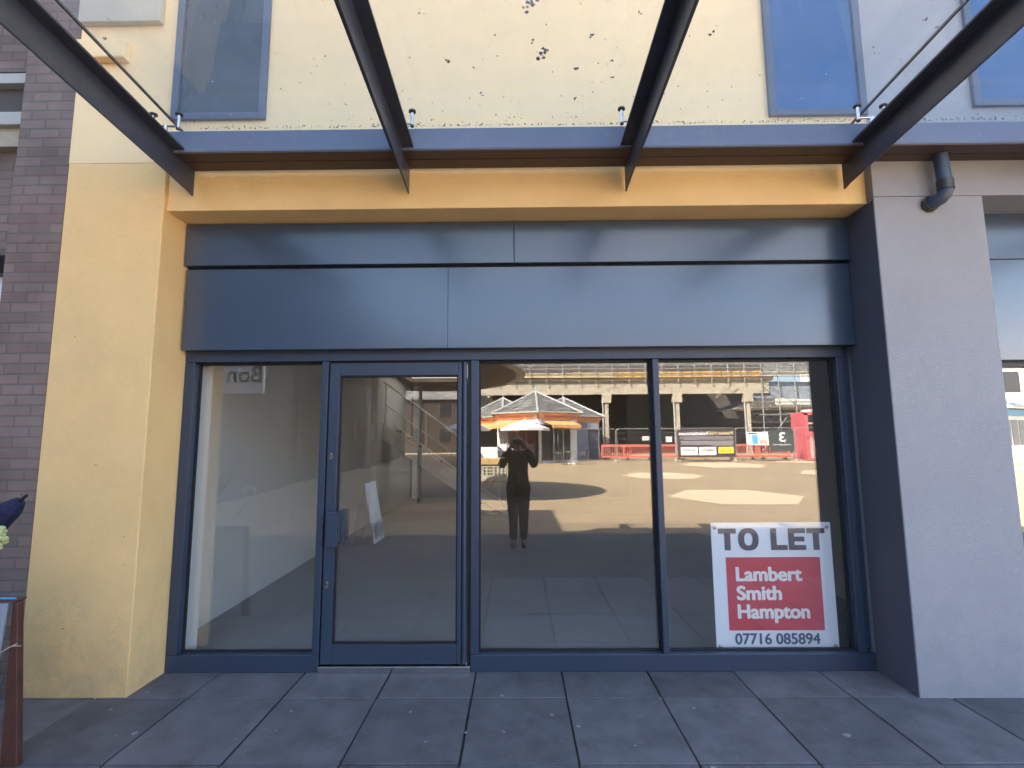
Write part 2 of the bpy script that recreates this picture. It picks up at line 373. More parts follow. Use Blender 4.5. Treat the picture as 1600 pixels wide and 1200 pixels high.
# ---------------------------------------------------------------- yellow shop building
yb = thing('shop_building', 'yellow rendered shop building with a slate blue glazed shopfront, empty inside', 'shop building')
XL, XR, FY = -2.503, 2.506, -.345
mb = MB(); mb.box(-3.215, XL, FY, .30, -.02, 3.62); mb.build('pier', 'yellow', yb, bevel=.006)
mb = MB(); mb.box(XL, XR, -.312, .30, 3.27, 3.62); mb.build('lintel', 'yellow', yb, bevel=.006)
mb = MB(); mb.box(-3.215, 2.53, FY, .30, 3.621, 6.8); mb.build('upper_wall', 'yellow_up', yb)
mb = MB(); mb.box(-3.215, 3.8, FY + .3, 5.6, 6.801, 6.95); mb.build('roof', 'concrete', yb)
mb = MB(); mb.box(-3.26, -2.83, FY - .07, FY - .001, 4.40, 4.545); mb.build('reflection_ledge', 'yellow_up', yb, bevel=.008)  # both ledges are added, shaped after building reflections in the canopy glass
mb = MB(); mb.box(-3.21, -2.60, FY - .05, FY - .001, 4.70, 4.95); mb.build('reflection_ledge', 'stone', yb, bevel=.006)
# fascia
FX = -.080
mb = MB(); mb.box(XL + .02, -.506, FX, -.04, 2.297, 2.915); mb.build('fascia_panel', 'panel', yb, bevel=.003)
mb = MB(); mb.box(-.5055, XR - .01, FX, -.04, 2.297, 2.915); mb.build('fascia_panel', 'panel', yb, bevel=.003)
mb = MB(); mb.box(XL + .008, -.0095, FX - .022, -.04, 2.938, 3.262); mb.build('fascia_panel', 'panel', yb, bevel=.003)
mb = MB(); mb.box(-.0065, XR - .004, FX - .022, -.04, 2.938, 3.262); mb.build('fascia_panel', 'panel', yb, bevel=.003)
mb = MB(); mb.box(XL + .001, XR - .001, -.039, .12, 2.325, 3.269); mb.build('fascia_backing', 'gasket', yb)
# frame
fr = MB(); GY = .10
fr.box(XL + .002, -2.425, 0, GY, .118, 2.218)
fr.box(XL + .002, XR - .06, .0, GY, 2.22, 2.324)
fr.box(2.392, 2.448, 0, GY, .118, 2.218)
fr.box(XL + .002, -1.412, 0, GY, .0, .116); fr.box(-.338, XR - .002, 0, GY, .0, .116)
fr.box(-1.462, -1.412, 0, GY, .118, 2.218)
fr.box(-.338, -.281, 0, GY, .118, 2.218)
fr.box(1.023, 1.068, 0, GY, .118, 2.218)
fr.box(2.450, XR - .002, .035, GY, .136, 2.324)
sf = fr.build('shopfront_frame', 'frame', yb, bevel=.004)
gk = MB()
for a, b in ((-2.425, -1.462), (-.281, 1.023), (1.068, 2.392)):
    for (x0, x1, z0, z1) in ((a + .0005, a + .011, .1185, 2.2175), (b - .011, b - .0005, .1185, 2.2175), (a + .012, b - .012, .1185, .128), (a + .012, b - .012, 2.203, 2.2175)):
        gk.box(x0, x1, .06, .083, z0, z1)
gk.build('gasket', 'gasket', sf)
for a, b in ((-2.4245, -1.4625), (-.2805, 1.0225), (1.0685, 2.3915)):
    mb = MB(); mb.box(a, b, .084, .096, .1185, 2.2175); mb.build('window_pane', 'glass', yb)
# door
mb = MB()
mb.box(-1.402, -1.325, .005, .075, .052, 2.204); mb.box(-.436, -.408, .005, .075, .052, 2.204)
mb.box(-1.3245, -.4365, .005, .075, .052, .183); mb.box(-1.3245, -.4365, .005, .075, 2.107, 2.204)
door = mb.build('door', 'frame', yb, bevel=.004)
mb = MB()
for (x0, x1, z0, z1) in ((-1.3245, -1.316, .184, 2.106), (-.4455, -.437, .184, 2.106), (-1.3155, -.446, .184, .194), (-1.3155, -.446, 2.096, 2.106)):
    mb.box(x0, x1, .02, .045, z0, z1)
mb.build('gasket', 'gasket', door)
mb = MB(); mb.box(-1.324, -.437, .046, .056, .184, 2.106); mb.build('door_pane', 'glass', door)
mb = MB(); mb.box(-1.374, -1.289, -.052, -.044, .865, 1.112); mb.box(-1.374, -1.362, -.044, .004, .872, 1.105); mb.box(-1.288, -1.255, -.008, .004, .885, 1.122)
mb.build('handle', 'frame', door, bevel=.003)
for z in (1.508, .594):
    mb = MB(); mb.prism([(-1.371 + .013 * math.cos(a), .004, z + .026 * math.sin(a) * (1 if abs(math.sin(a)) < .9 else 1)) for a in [k * math.pi / 8 for k in range(16)]], (0, -.007, 0))
    lk = mb.build('lock', 'stainless', door, bevel=.001)
    mb = MB(); mb.lathe([(.007, 0), (.007, -.004)], (-1.371, -.0032, z + .004), 12, axis='y').box(-1.3725, -1.3695, -.0075, -.0034, z - .004, z + .010); mb.build('keyhole', 'black', lk)
mb = MB(); mb.tube([(-.386, .02, .052), (-.386, .02, 2.204)], .0185, 16); mb.build('finger_guard', 'frame', yb, smooth=True)
mb = MB(); mb.box(-.366, -.339, .025, .09, .052, 2.218); mb.box(-1.4115, -1.4025, .03, .09, .052, 2.218); mb.box(-1.402, -.367, .03, .09, 2.2055, 2.219); mb.build('door_rebate', 'gasket', yb)
mb = MB(); mb.box(-1.411, -.339, -.022, .09, .0, .046); mb.build('threshold', 'stainless', yb, bevel=.004)
# interior
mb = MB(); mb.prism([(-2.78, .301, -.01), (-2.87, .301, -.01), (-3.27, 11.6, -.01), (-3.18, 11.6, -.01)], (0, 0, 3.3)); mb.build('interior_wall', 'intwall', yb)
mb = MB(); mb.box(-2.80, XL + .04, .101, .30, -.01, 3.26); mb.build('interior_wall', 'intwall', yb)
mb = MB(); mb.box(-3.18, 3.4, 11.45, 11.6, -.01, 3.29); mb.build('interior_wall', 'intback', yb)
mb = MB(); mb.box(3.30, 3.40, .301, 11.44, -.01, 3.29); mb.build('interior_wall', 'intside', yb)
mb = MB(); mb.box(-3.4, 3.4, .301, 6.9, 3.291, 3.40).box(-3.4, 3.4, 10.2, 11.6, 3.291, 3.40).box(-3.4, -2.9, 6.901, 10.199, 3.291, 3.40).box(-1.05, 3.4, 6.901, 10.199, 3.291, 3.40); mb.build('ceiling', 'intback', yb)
_m = bpy.data.materials.new('added_frosted_rooflight'); _m.use_nodes = True; _n = _m.node_tree.nodes; _n.clear()
_o = _n.new('ShaderNodeOutputMaterial'); _t = _n.new('ShaderNodeBsdfTranslucent'); _t.inputs[0].default_value = (.33, .32, .30, 1); _m.node_tree.links.new(_t.outputs[0], _o.inputs[0])
mb = MB(); mb.box(-2.95, -1.0, 6.85, 10.25, 3.402, 3.41); mb.build('added_rooflight', _m, yb)  # added translucent panel, lets daylight in to brighten the stairs
mb = MB(); mb.box(-3.08, -2.90, 6.75, 6.93, -.0, 3.29); mb.build('column', 'intwall', yb)
mb = MB(); mb.box(-2.99, -2.87, 2.9, 3.02, -.0, 3.29); mb.build('column', 'intwall', yb)
mb = MB(); mb.box(-3.06, -2.85, 11.2, 11.44, -.0, 3.29); mb.build('column', 'intwall', yb)
mb = MB(); mb.box(-3.12, -2.93, 5.5, 6.74, 1.66, 2.0); mb.build('slab_edge', 'intwall', yb)
mb = MB(); mb.box(-3.4, 3.4, .101, 11.6, -.025, .002); tag(mb.build('floor', 'intfloor'), kind='structure')

def window(parent, x0, x1, z0, z1, y, pane='skyglass', fw=.05):
    m = MB(); m.box(x0, x0 + fw, y - .03, y - .001, z0, z1).box(x1 - fw, x1, y - .03, y - .001, z0, z1)
    m.box(x0 + fw, x1 - fw, y - .03, y - .001, z0, z0 + fw).box(x0 + fw, x1 - fw, y - .03, y - .001, z1 - fw, z1)
    w = m.build('window', 'winframe', parent, bevel=.004)
    m = MB(); m.box(x0 + fw + .001, x1 - fw - .001, y - .012, y - .001, z0 + fw + .001, z1 - fw - .001); m.build('pane', pane, w)
    return w
window(yb, -2.487, -1.80, 3.935, 5.9, FY, 'dimskyglass')
window(yb, 1.83, 2.53, 3.912, 5.9, FY)
# dirt marks and chips on the upper wall: small raised blobs of dried dirt
def blob(m, x, z, r, y, rng):
    n = 9; ph = rng.uniform(0, 6)
    pts = [(x + r * rng.uniform(.5, 1.15) * math.cos(ph + k * 6.283 / n), y, z + r * rng.uniform(.45, 1.1) * math.sin(ph + k * 6.283 / n)) for k in range(n)]
    m.prism(pts, (0, -.003, 0))

for (x, z, w_, h_) in ((-2.83, 1.47, .035, .004), (-2.60, 1.00, .006, .012), (-2.58, .82, .005, .010), (-3.05, 2.35, .008, .008), (-2.66, 1.32, .004, .006), (-2.95, .42, .02, .006), (-2.62, .40, .012, .005), (-3.0, 1.75, .005, .004)):
    mb = MB(); rr_ = random.Random(int(x * 1000))
    mb.prism([(x + w_ / 2 * math.cos(k * .7854) * rr_.uniform(.6, 1.1), FY - .0002, z + h_ / 2 * math.sin(k * .7854) * rr_.uniform(.6, 1.1)) for k in range(8)], (0, -.0015, 0)); mb.build('scuff', 'dirt', yb)

# ---------------------------------------------------------------- grey neighbour
gb = thing('shop_building', 'pale grey rendered shop building right of the yellow one', 'shop building')
mb = MB(); mb.box(XR, 3.262, FY - .03, .30, -.02, 3.29); mb.build('pier', 'grey', gb, bevel=.006)
mb = MB(); mb.box(XR + .0005, 9, FY - .031, .30, 3.292, 3.62); mb.build('lintel', 'grey', gb, bevel=.004)
mb = MB(); mb.box(2.5305, 9, FY - .004, .30, 3.621, 6.8); mb.build('upper_wall', 'grey', gb)
mb = MB(); mb.box(XR - .0035, XR - .0004, FY - .027, -.001, .001, 3.268); mb.build('return_paint', 'greydark', gb)
window(gb, 3.288, 4.6, 3.965, 5.9, FY - .004)
mb = MB(); mb.box(3.263, 9, -.08, -.04, 2.94, 3.29); mb.build('fascia_panel', 'panel', gb, bevel=.003)
mb = MB(); mb.box(3.263, 9, -.08, -.04, 2.175, 2.935); mb.build('fascia_panel', 'panel', gb, bevel=.003)
mb = MB(); mb.box(3.263, 9, -.039, .12, 2.2, 3.289); mb.build('fascia_backing', 'gasket', gb)
mb = MB(); mb.box(3.263, 9, 0, .1, 2.14, 2.198).box(3.263, 3.38, 0, .1, .0, 2.139).box(3.381, 9, 0, .1, 0, .134); mb.build('shopfront_frame', 'frame', gb, bevel=.004)
mb = MB(); mb.box(3.381, 9, .07, .082, .135, 2.139); mb.build('window_pane', 'glass2', gb)
mb = MB(); mb.box(3.41, 9, 4.0, 4.1, 0, 3.3).box(9, 9.1, .3, 4.1, 0, 3.3); mb.build('interior_wall', 'intback', gb)
mb = MB(); mb.box(3.81, 9, -.04, 6, 6.801, 6.95); mb.build('roof', 'concrete', gb)

# ---------------------------------------------------------------- brick neighbour on the left
bb = thing('brick_building', 'dark purple brick building left of the yellow pier', 'building')
mb = MB(); mb.box(-3.60, -3.2155, FY - .002, .5, -.02, 6.8); mb.build('pier', 'brick', bb)
mb = MB(); mb.box(-6.8, -3.6005, -.05, .5, 3.0, 3.9); mb.build('wall', 'brick', bb)
mb = MB(); mb.box(-6.8, -3.6005, -.05, .5, 4.56, 6.8); mb.build('wall', 'brick', bb)
mb = MB(); mb.box(-16, -6.801, -.2, .5, -.02, 10.2).box(-16, -3.73, .501, 9, -.02, 6.8).box(-16, -6.81, .501, 9, 6.801, 10.2); mb.build('wall', 'brick', bb)
for z0, z1 in ((4.05, 4.155), (4.392, 4.475)):
    mb = MB(); mb.box(-6.8, -3.6008, -.17, .3, z0, z1); mb.build('sill_band', 'lead', bb, bevel=.005)
mb = MB(); mb.box(-6.8, -3.6008, -.12, .3, 3.9005, 4.049); mb.build('sill_band', 'concrete', bb)
mb = MB(); mb.box(-6.8, -3.6008, -.10, .3, 4.156, 4.391); mb.build('panel', 'wing', bb)
mb = MB(); mb.box(-6.8, -3.6008, -.08, .3, 4.476, 4.559); mb.build('panel', 'darkcap', bb)
mb = MB(); mb.box(-6.8, -3.6008, -.20, .3, 2.86, 2.999).box(-3.70, -3.6008, -.20, .3, 0, 2.859).box(-6.8, -3.701, -.2, .3, 0, .3); fr2 = mb.build('shopfront_frame', 'black', bb, bevel=.004)
mb = MB(); mb.box(-6.8, -3.701, -.12, -.10, .301, 2.859); mb.build('window_pane', 'board', fr2)
mb = MB(); mb.tube([(-4.1, -.36, 4.03), (-3.86, -.36, 3.93), (-3.80, -.33, 3.905)], .016, 8).box(-4.12, -4.08, -.37, -.05, 4.0, 4.04); mb.build('bracket', 'black', bb)
def vtxt(): pass

# ---------------------------------------------------------------- glass canopy on steel beams
gc = thing('glass_canopy', 'glass canopy on dark steel beams over the yellow shopfront', 'canopy')
SL = .075
def cz(y): return 3.555 + SL * (-.345 - y)
mb = MB(); mb.box(-2.37, 9, -.578, FY - .001, 3.556, 3.562).box(-2.37, 9, -.578, -.572, 3.562, 3.706).box(-2.37, -2.364, -.571, FY - .001, 3.562, 3.70); gut = mb.build('gutter', 'gutterf', gc, bevel=.002)
mb = MB(); mb.box(-2.366, 9, -.572, FY - .0055, 3.549, 3.5555).box(-2.369, 9, -.5765, -.571, 3.546, 3.5555); mb.build('gutter_soffit', 'soffit', gut)
mb = MB(); mb.box(-2.366, 9, -.470, -.4665, 3.5465, 3.5485); mb.build('gutter_seam', 'gasket', gut)
beams = (-2.30, -.755, .79, 2.33, 3.87, 5.41)
for i, x in enumerate(beams):
    y0 = FY - .001 if x > -3 else -.06
    yo = -3.25
    m = MB()
    m.prism([(x - .006, y0, 3.362), (x - .006, y0 - .06, 3.375), (x - .006, yo, cz(yo) - .165), (x - .006, yo, cz(yo)), (x - .006, y0, cz(y0))], (.012, 0, 0))
    m.prism([(x - .08, y0, cz(y0) - .003), (x - .08, yo, cz(yo) - .003), (x - .08, yo, cz(yo) + .012), (x - .08, y0, cz(y0) + .012)], (.16, 0, 0))
    m.prism([(x - .022, y0, 3.375), (x - .022, yo, cz(yo) - .165), (x - .022, yo, cz(yo) - .157), (x - .022, y0, 3.383)], (.044, 0, 0)) if False else None
    bmn = m.build('beam', 'steel', gc, bevel=.0025)
    if x > -3:
        m = MB(); m.box(x - .088, x - .009, -.62, -.585, 3.535, 3.548)
        m.bm.free()
        m = MB()
        for yy in (-.42, -.50):
            for sx in (-.045, .045): m = MB(); m.lathe([(.010, 0), (.010, -.007), (.004, -.010)], (x + sx, yy, cz(yy) - .004), 6); m.build('bolt', 'steel', bmn)
# glass panes, joints over the beams
GZ = 3.755
ed = [-2.315, -.755, .79, 2.33, 3.87, 5.41]
for a, b in zip(ed, ed[1:]):
    m = MB(); yi, yo = -.36, -3.2
    m.prism([(a + .006, yi, GZ), (a + .006, yo, GZ + SL * 2.84), (a + .006, yo, GZ + SL * 2.84 + .0175), (a + .006, yi, GZ + .0175)], (b - a - .012, 0, 0))
    m.build('glass_pane', 'cglass', gc)
for x in ed[:-1]:
    m = MB(); yi, yo = -.36, -3.2
    m.prism([(x - .005, yi, GZ + .001), (x - .005, yo, GZ + SL * 2.84 + .001), (x - .005, yo, GZ + SL * 2.84 + .0165), (x - .005, yi, GZ + .0165)], (.010, 0, 0))
    m.build('glass_joint', 'gasket', gc)
for x in beams[:6]:
    for yy in (-.66, -1.8, -3.0):
        zt = GZ + SL * (-.36 - yy); zb = cz(yy) + .012
        m = MB()
        za = zt - .092
        m.tube([(x, yy, zb), (x, yy, za + .008)], .014, 12)
        m.tube([(x - .085, yy, za), (x, yy, za + .004), (x + .085, yy, za)], .007, 8)
        for sx in (-.085, .085):
            m.tube([(x + sx, yy, za - .012), (x + sx, yy, zt - .008)], .011, 12)
        sfit = m.build('glass_fitting', 'stainless', gc, smooth=True)
        for sx in (-.085, .085):
            m = MB(); m.tube([(x + sx, yy, zt - .010), (x + sx, yy, zt - .001)], .024, 16)
            m.build('cap', 'darkcap', sfit, smooth=True); m = MB(); m.tube([(x + sx, yy, za - .022), (x + sx, yy, za - .010)], .013, 6); m.build('nut', 'darkcap', sfit)

# leaf debris and droppings lying on the canopy glass
rng = random.Random(11)
def gz(y): return GZ + SL * (-.36 - y) + .018
dm = MB(); lm = MB()
def gblob(m, x, y, r, h=.004, n=9):
    ph = rng.uniform(0, 6)
    pts = [(x + r * rng.uniform(.35, 1.2) * math.cos(ph + k * 6.283 / n), y + r * rng.uniform(.35, 1.2) * math.sin(ph + k * 6.283 / n)) for k in range(n)]
    m.prism([(a, b, gz(b)) for a, b in pts], (0, 0, h))
for (x, y, r) in ((-0.386, -1.028, 0.014), (0.169, -1.064, 0.026), (0.182, -1.095, 0.018), (0.1, -1.161, 0.014), (0.436, -1.185, 0.014), (0.373, -0.964, 0.014), (0.573, -1.022, 0.01), (0.604, -0.892, 0.01), (0.392, -0.722, 0.013), (0.389, -0.559, 0.007), (0.42, -0.558, 0.008), (0.501, -1.0, 0.004), (0.668, -1.329, 0.01), (-0.215, -0.786, 0.012), (-0.201, -0.759, 0.008), (-0.556, -0.544, 0.008), (-0.122, -0.586, 0.006), (-0.239, -0.988, 0.007), (1.087, -1.199, 0.016), (1.03, -0.819, 0.005), (-1.456, -0.833, 0.008), (-1.315, -0.883, 0.006), (2.207, -1.269, 0.013), (2.314, -1.22, 0.009), (-2.26, -1.21, 0.01), (-1.605, -1.208, 0.006), (-0.103, -1.205, 0.006), (-0.604, -1.063, 0.005), (-1.1, -0.7, 0.006), (1.5, -0.9, 0.005)):
    for k in range(4): gblob(dm, x + rng.uniform(-r, r), y + rng.uniform(-r, r), r * rng.uniform(.25, .6))
for k in range(150):
    gblob(dm, rng.uniform(-2.2, 3.6), -.50 - abs(rng.gauss(0, .30)), rng.uniform(.0012, .0045))
for k in range(420):   # a ragged line of grit along the wall side of the glass
    x = rng.uniform(-2.2, 3.6)
    gblob(dm if rng.random() < .6 else lm, x, -.482 - abs(rng.gauss(0, .014)), rng.uniform(.002, .007), n=6)
for (x, y, r) in ((.093, -1.40, .03), (.07, -1.353, .02), (.11, -1.43, .03), (.17, -1.07, .012), (2.12, -1.05, .006), (1.9, -.9, .006), (1.86, -.7, .008), (-1.9, -.62, .006), (-1.85, -.9, .005)):
    for k in range(5): gblob(lm, x + rng.uniform(-r, r), y + rng.uniform(-r, r), r * rng.uniform(.2, .6))
tag(dm.build('grit', 'dirt'), 'brown grit and leaf scraps lying on the canopy glass', 'grit', kind='stuff')
tag(lm.build('bird_lime', 'lime'), 'pale bird droppings splashed on the canopy glass', 'droppings', kind='stuff')

# ---------------------------------------------------------------- drainpipe
dp = thing('drainpipe', 'grey plastic drainpipe stub bending from the gutter into the grey wall', 'drainpipe', (2.94, -.45, 3.2))
def rel(p, o=(2.94, -.45, 3.2)): return tuple(a - b for a, b in zip(p, o))
path = [(2.925, -.46, 3.545), (2.94, -.46, 3.30), (2.938, -.46, 3.285), (2.93, -.455, 3.262), (2.918, -.44, 3.243), (2.90, -.42, 3.232), (2.885, -.38, 3.222), (2.88, -.377, 3.221)]
mb = MB(); mb.tube([rel(p) for p in path], .043, 20); mb.build('pipe', 'winframe', dp, smooth=True)
mb = MB(); mb.tube([rel((2.937, -.46, 3.36)), rel((2.939, -.46, 3.29))], .049, 20); mb.tube([rel((2.883, -.402, 3.226)), rel((2.88, -.376, 3.221))], .054, 20); mb.build('collar', 'darkcap', dp, smooth=True)

# ---------------------------------------------------------------- to let sign
sg = thing('to_let_sign', 'white square TO LET board with a red panel fixed behind the right window', 'sign', (1.44, .117, .092))
mb = MB(); mb.box(0, .885, 0, .004, 0, .905); mb.build('board', 'board', sg, bevel=.001)
mb = MB(); mb.box(.098, .790, -.002, -.0005, .140, .655); mb.build('red_panel', 'red', sg)
mb = MB(); zb_, zt_ = .706, .862
for x, ch in ((.051, 'T'), (.437, 'L'), (.568, 'E'), (.706, 'T')):
    if ch == 'T': mb.box(x, x + .132, -.0028, -.0008, zt_ - .036, zt_).box(x + .044, x + .089, -.0028, -.0008, zb_, zt_ - .036)
    if ch == 'L': mb.box(x, x + .044, -.0028, -.0008, zb_, zt_).box(x + .044, x + .122, -.0028, -.0008, zb_, zb_ + .036)
    if ch == 'E':
        mb.box(x, x + .044, -.0028, -.0008, zb_, zt_)
        for z in (zb_, zb_ + .061, zt_ - .035): mb.box(x + .044, x + (.128 if z != zb_ + .061 else .118), -.0028, -.0008, z, z + .035)
oc, oz, N_O = .273, (zb_ + zt_) / 2, 40
for k in range(N_O):
    q = []
    for rx, rz, kk in ((.076, .081, k), (.076, .081, k + 1), (.031, .045, k + 1), (.031, .045, k)):
        a_ = 2 * math.pi * kk / N_O; ca, sa = math.cos(a_), math.sin(a_)
        q.append((oc + rx * math.copysign(abs(ca) ** .85, ca), -.0008, oz + rz * math.copysign(abs(sa) ** .85, sa)))
    mb.prism(q, (0, -.002, 0))
bmesh.ops.remove_doubles(mb.bm, verts=mb.bm.verts, dist=.00005)
mb.build('lettering', 'navy', sg)
for s_, z, w, h in (('Lambert', .488, .487, .104), ('Smith', .355, .33, .104), ('Hampton', .196, .525, .132)):
    text(s_, .13, 'whiteprint', sg, (.170, -.004, z), XZ, bold=.0058, fit=(w - .012, h - .009))
text('07716 085894', .1, 'slatep', sg, (.138, -.003, .046), XZ, bold=.0026, fit=(.61, .074))
for x, z in ((.028, .872), (.857, .872), (.028, .032), (.857, .032)):
    mb = MB(); mb.lathe([(.014, 0), (.014, -.004), (.006, -.009)], (x, -.001, z), 14, axis='y'); mb.build('fixing', 'galv', sg, smooth=True)

# ---------------------------------------------------------------- staircase inside
st = thing('staircase', 'grey steel staircase with handrail inside the empty shop', 'staircase', (0, 7.7, 0))
x0, x1, zt = -.25, -3.0, 2.0
sl = zt / (x0 - x1)
def stp(x): return (x0 - x) * sl
for yy in (0, .94):
    mb = MB(); mb.prism([(x0, yy, 0), (x0 + .10, yy, .0), (x0 + .02, yy, .13), (x1, yy, zt + .06), (x1, yy, zt - .34)], (0, .06, 0)); mb.build('stringer', 'stairpaint', st, bevel=.004)
n = 11
mb = MB(); mb.prism([(x0 - .15, .062, .02), (x0 - .35, .062, .0), (x1, .062, zt - .33), (x1, .062, zt - .28)], (0, .876, 0)); mb.build('soffit', 'stairpaint', st)
mb = MB()
for k in range(n):
    xa = x0 - (k + .2) * (x0 - x1) / n; mb.box(xa - .27, xa, .061, .939, stp(xa) + .02, stp(xa) + .06)
mb.build('treads', 'intback', st)
mb = MB(); mb.box(-3.09, -3.001, 0, 1.0, 1.66, 2.06); mb.build('landing', 'stairpaint', st)
def hr(dz, xe=x0 - .08): return [(x1, .03, zt + dz), (xe, .03, stp(xe) + dz)]
mb = MB(); mb.tube([(x1 - .08, .03, zt + 1.0)] + [(x1, .03, zt + .98), (x0 - .42, .03, stp(x0 - .42) + .98), (x0 - .28, .03, stp(x0 - .42) + .95), (x0 - .02, .03, stp(x0 - .42) + .95)], .024, 10); mb.build('handrail', 'stairpaint', st, smooth=True)
mb = MB(); mb.tube(hr(.50, x0 - .3), .012, 8); mb.build('middle_rail', 'stairpaint', st, smooth=True)
for x in (x0 - .15, -1.25, -2.05, -2.98):
    mb = MB(); mb.box(x - .022, x + .022, .01, .05, stp(x), min(stp(x), zt) + .96 if x < x0 - .4 else stp(x0 - .42) + .95); mb.build('post', 'stairpaint', st)

# ---------------------------------------------------------------- photographer and phone
pe = thing('person', 'person in a dark jacket and black trousers holding a phone up to the shopfront', 'person', (.02, -4.13, 0))
def skin(name, verts, edges, radii, m, parent, root=0, sub=2):
    me = bpy.data.meshes.new(name); me.from_pydata(verts, edges, []); me.materials.append(M[m])
    o = bpy.data.objects.new(name, me); C.objects.link(o); o.parent = parent
    sk = o.modifiers.new('skin', 'SKIN'); sk.use_smooth_shade = True
    ss = o.modifiers.new('sub', 'SUBSURF'); ss.levels = sub; ss.render_levels = sub
    if not me.skin_vertices: me.attributes  # layer is made by the modifier below
    lay = me.skin_vertices[0] if len(me.skin_vertices) else None
    if lay is None:
        bm = bmesh.new(); bm.from_mesh(me); bm.verts.layers.skin.verify(); bm.to_mesh(me); bm.free(); lay = me.skin_vertices[0]
    for i, r in enumerate(radii):
        lay.data[i].radius = r if isinstance(r, tuple) else (r, r)
        lay.data[i].use_root = (i == root)
    return o
V = [(0, 0, .92), (0, .0, 1.08), (0, .0, 1.27), (0, -.01, 1.40), (0, .0, 1.50), (0, .02, 1.56), (0, .03, 1.64), (0, .02, 1.70)]
E_ = [(i, i + 1) for i in range(7)]
Rr = [(.15, .11), (.12, .09), (.14, .10), (.12, .08), .052, .062, .078, .055]
for s in (-1, 1):
    b = len(V)
    V += [(s * .17, -.01, 1.40), (s * .245, .08, 1.24), (s * .16, .23, 1.42), (s * .105, .33, 1.55)]
    E_ += [(3, b), (b, b + 1), (b + 1, b + 2), (b + 2, b + 3)]; Rr += [.055, .043, .032, (.030, .02)]
    h = b + 3; hb = len(V)     # four fingers curl round the back of the phone, thumb on the near side
    for k in range(4):
        z = 1.625 - k * .019
        c = len(V); V += [(s * .098, .345, z), (s * .088, .375, z + .002), (s * .066, .378, z + .003)]
        E_ += [(h, c), (c, c + 1), (c + 1, c + 2)]; Rr += [.0095, .0085, .0075]
    c = len(V); V += [(s * .088, .322, 1.578), (s * .070, .326, 1.592)]; E_ += [(h, c), (c, c + 1)]; Rr += [.011, .009]
    c = len(V)
    V += [(s * .085, 0, .86), (s * .08, .01, .50), (s * .077, -.02, .10), (s * .08, .05, .045), (s * .085, .15, .03)]
    E_ += [(0, c), (c, c + 1), (c + 1, c + 2), (c + 2, c + 3), (c + 3, c + 4)]; Rr += [.085, .056, .04, .04, .03]
body = skin('body', V, E_, Rr, 'skin', pe)
face = MB()
face.lathe([(.004, 0), (.012, .008), (.012, .016), (.004, .022)], (0, .118, 1.612), 8)
for s in (-1, 1): face.lathe([(.004, 0), (.012, .004), (.012, .012), (.004, .016)], (s * .03, .098, 1.642), 8)
face.build('face_features', 'skin', body)
# jacket
V = [(0, 0, .80), (0, 0, .95), (0, 0, 1.10), (0, 0, 1.28), (0, -.01, 1.40), (0, 0, 1.475)]
E_ = [(i, i + 1) for i in range(5)]; Rr = [(.235, .16), (.205, .14), (.165, .12), (.175, .13), (.15, .11), .07]
for s in (-1, 1):
    b = len(V); V += [(s * .185, -.01, 1.40), (s * .265, .08, 1.24), (s * .225, .14, 1.28), (s * .165, .23, 1.42), (s * .12, .30, 1.51)]
    E_ += [(4, b), (b, b + 1), (b + 1, b + 2), (b + 2, b + 3), (b + 3, b + 4)]; Rr += [.078, .066, .06, .052, .045]
skin('jacket', V, E_, Rr, 'darkcloth', pe)
V = [(0, 0, .93)]; E_ = []; Rr = [(.16, .12)]
for s in (-1, 1):
    b = len(V); V += [(s * .088, 0, .84), (s * .082, .012, .50), (s * .078, -.018, .24), (s * .078, -.02, .09)]
    E_ += [(0, b), (b, b + 1), (b + 1, b + 2), (b + 2, b + 3)]; Rr += [.115, .088, .07, .062]
skin('trousers', V, E_, Rr, 'trouser', pe)
skin('hair', [(0, -.02, 1.72), (0, -.045, 1.66), (0, -.06, 1.55), (0, -.07, 1.42), (.055, -.03, 1.60), (-.055, -.03, 1.60), (.065, -.02, 1.50), (-.065, -.02, 1.50)], [(0, 1), (1, 2), (2, 3), (1, 4), (1, 5), (4, 6), (5, 7)], [.066, .09, .07, .045, .05, .05, .035, .035], 'hair', pe)
for s in (-1, 1):
    skin('shoe', [(s * .08, -.05, .05), (s * .08, .05, .045), (s * .09, .17, .035)], [(0, 1), (1, 2)], [.048, .046, .036], 'shoe', pe)
skin('shoulder_bag', [(.0, .16, 1.16), (.02, .17, 1.02), (.0, .165, .93)], [(0, 1), (1, 2)], [(.10, .05), (.12, .065), (.10, .05)], 'darkcloth', pe)
ph = thing('phone', 'black phone held sideways in front of the person\'s face', 'phone', (0, -3.775, 1.6))
mb = MB(); mb.box(-.078, .078, -.004, .004, -.038, .038); mb.build('case', 'black', ph, bevel=.003)

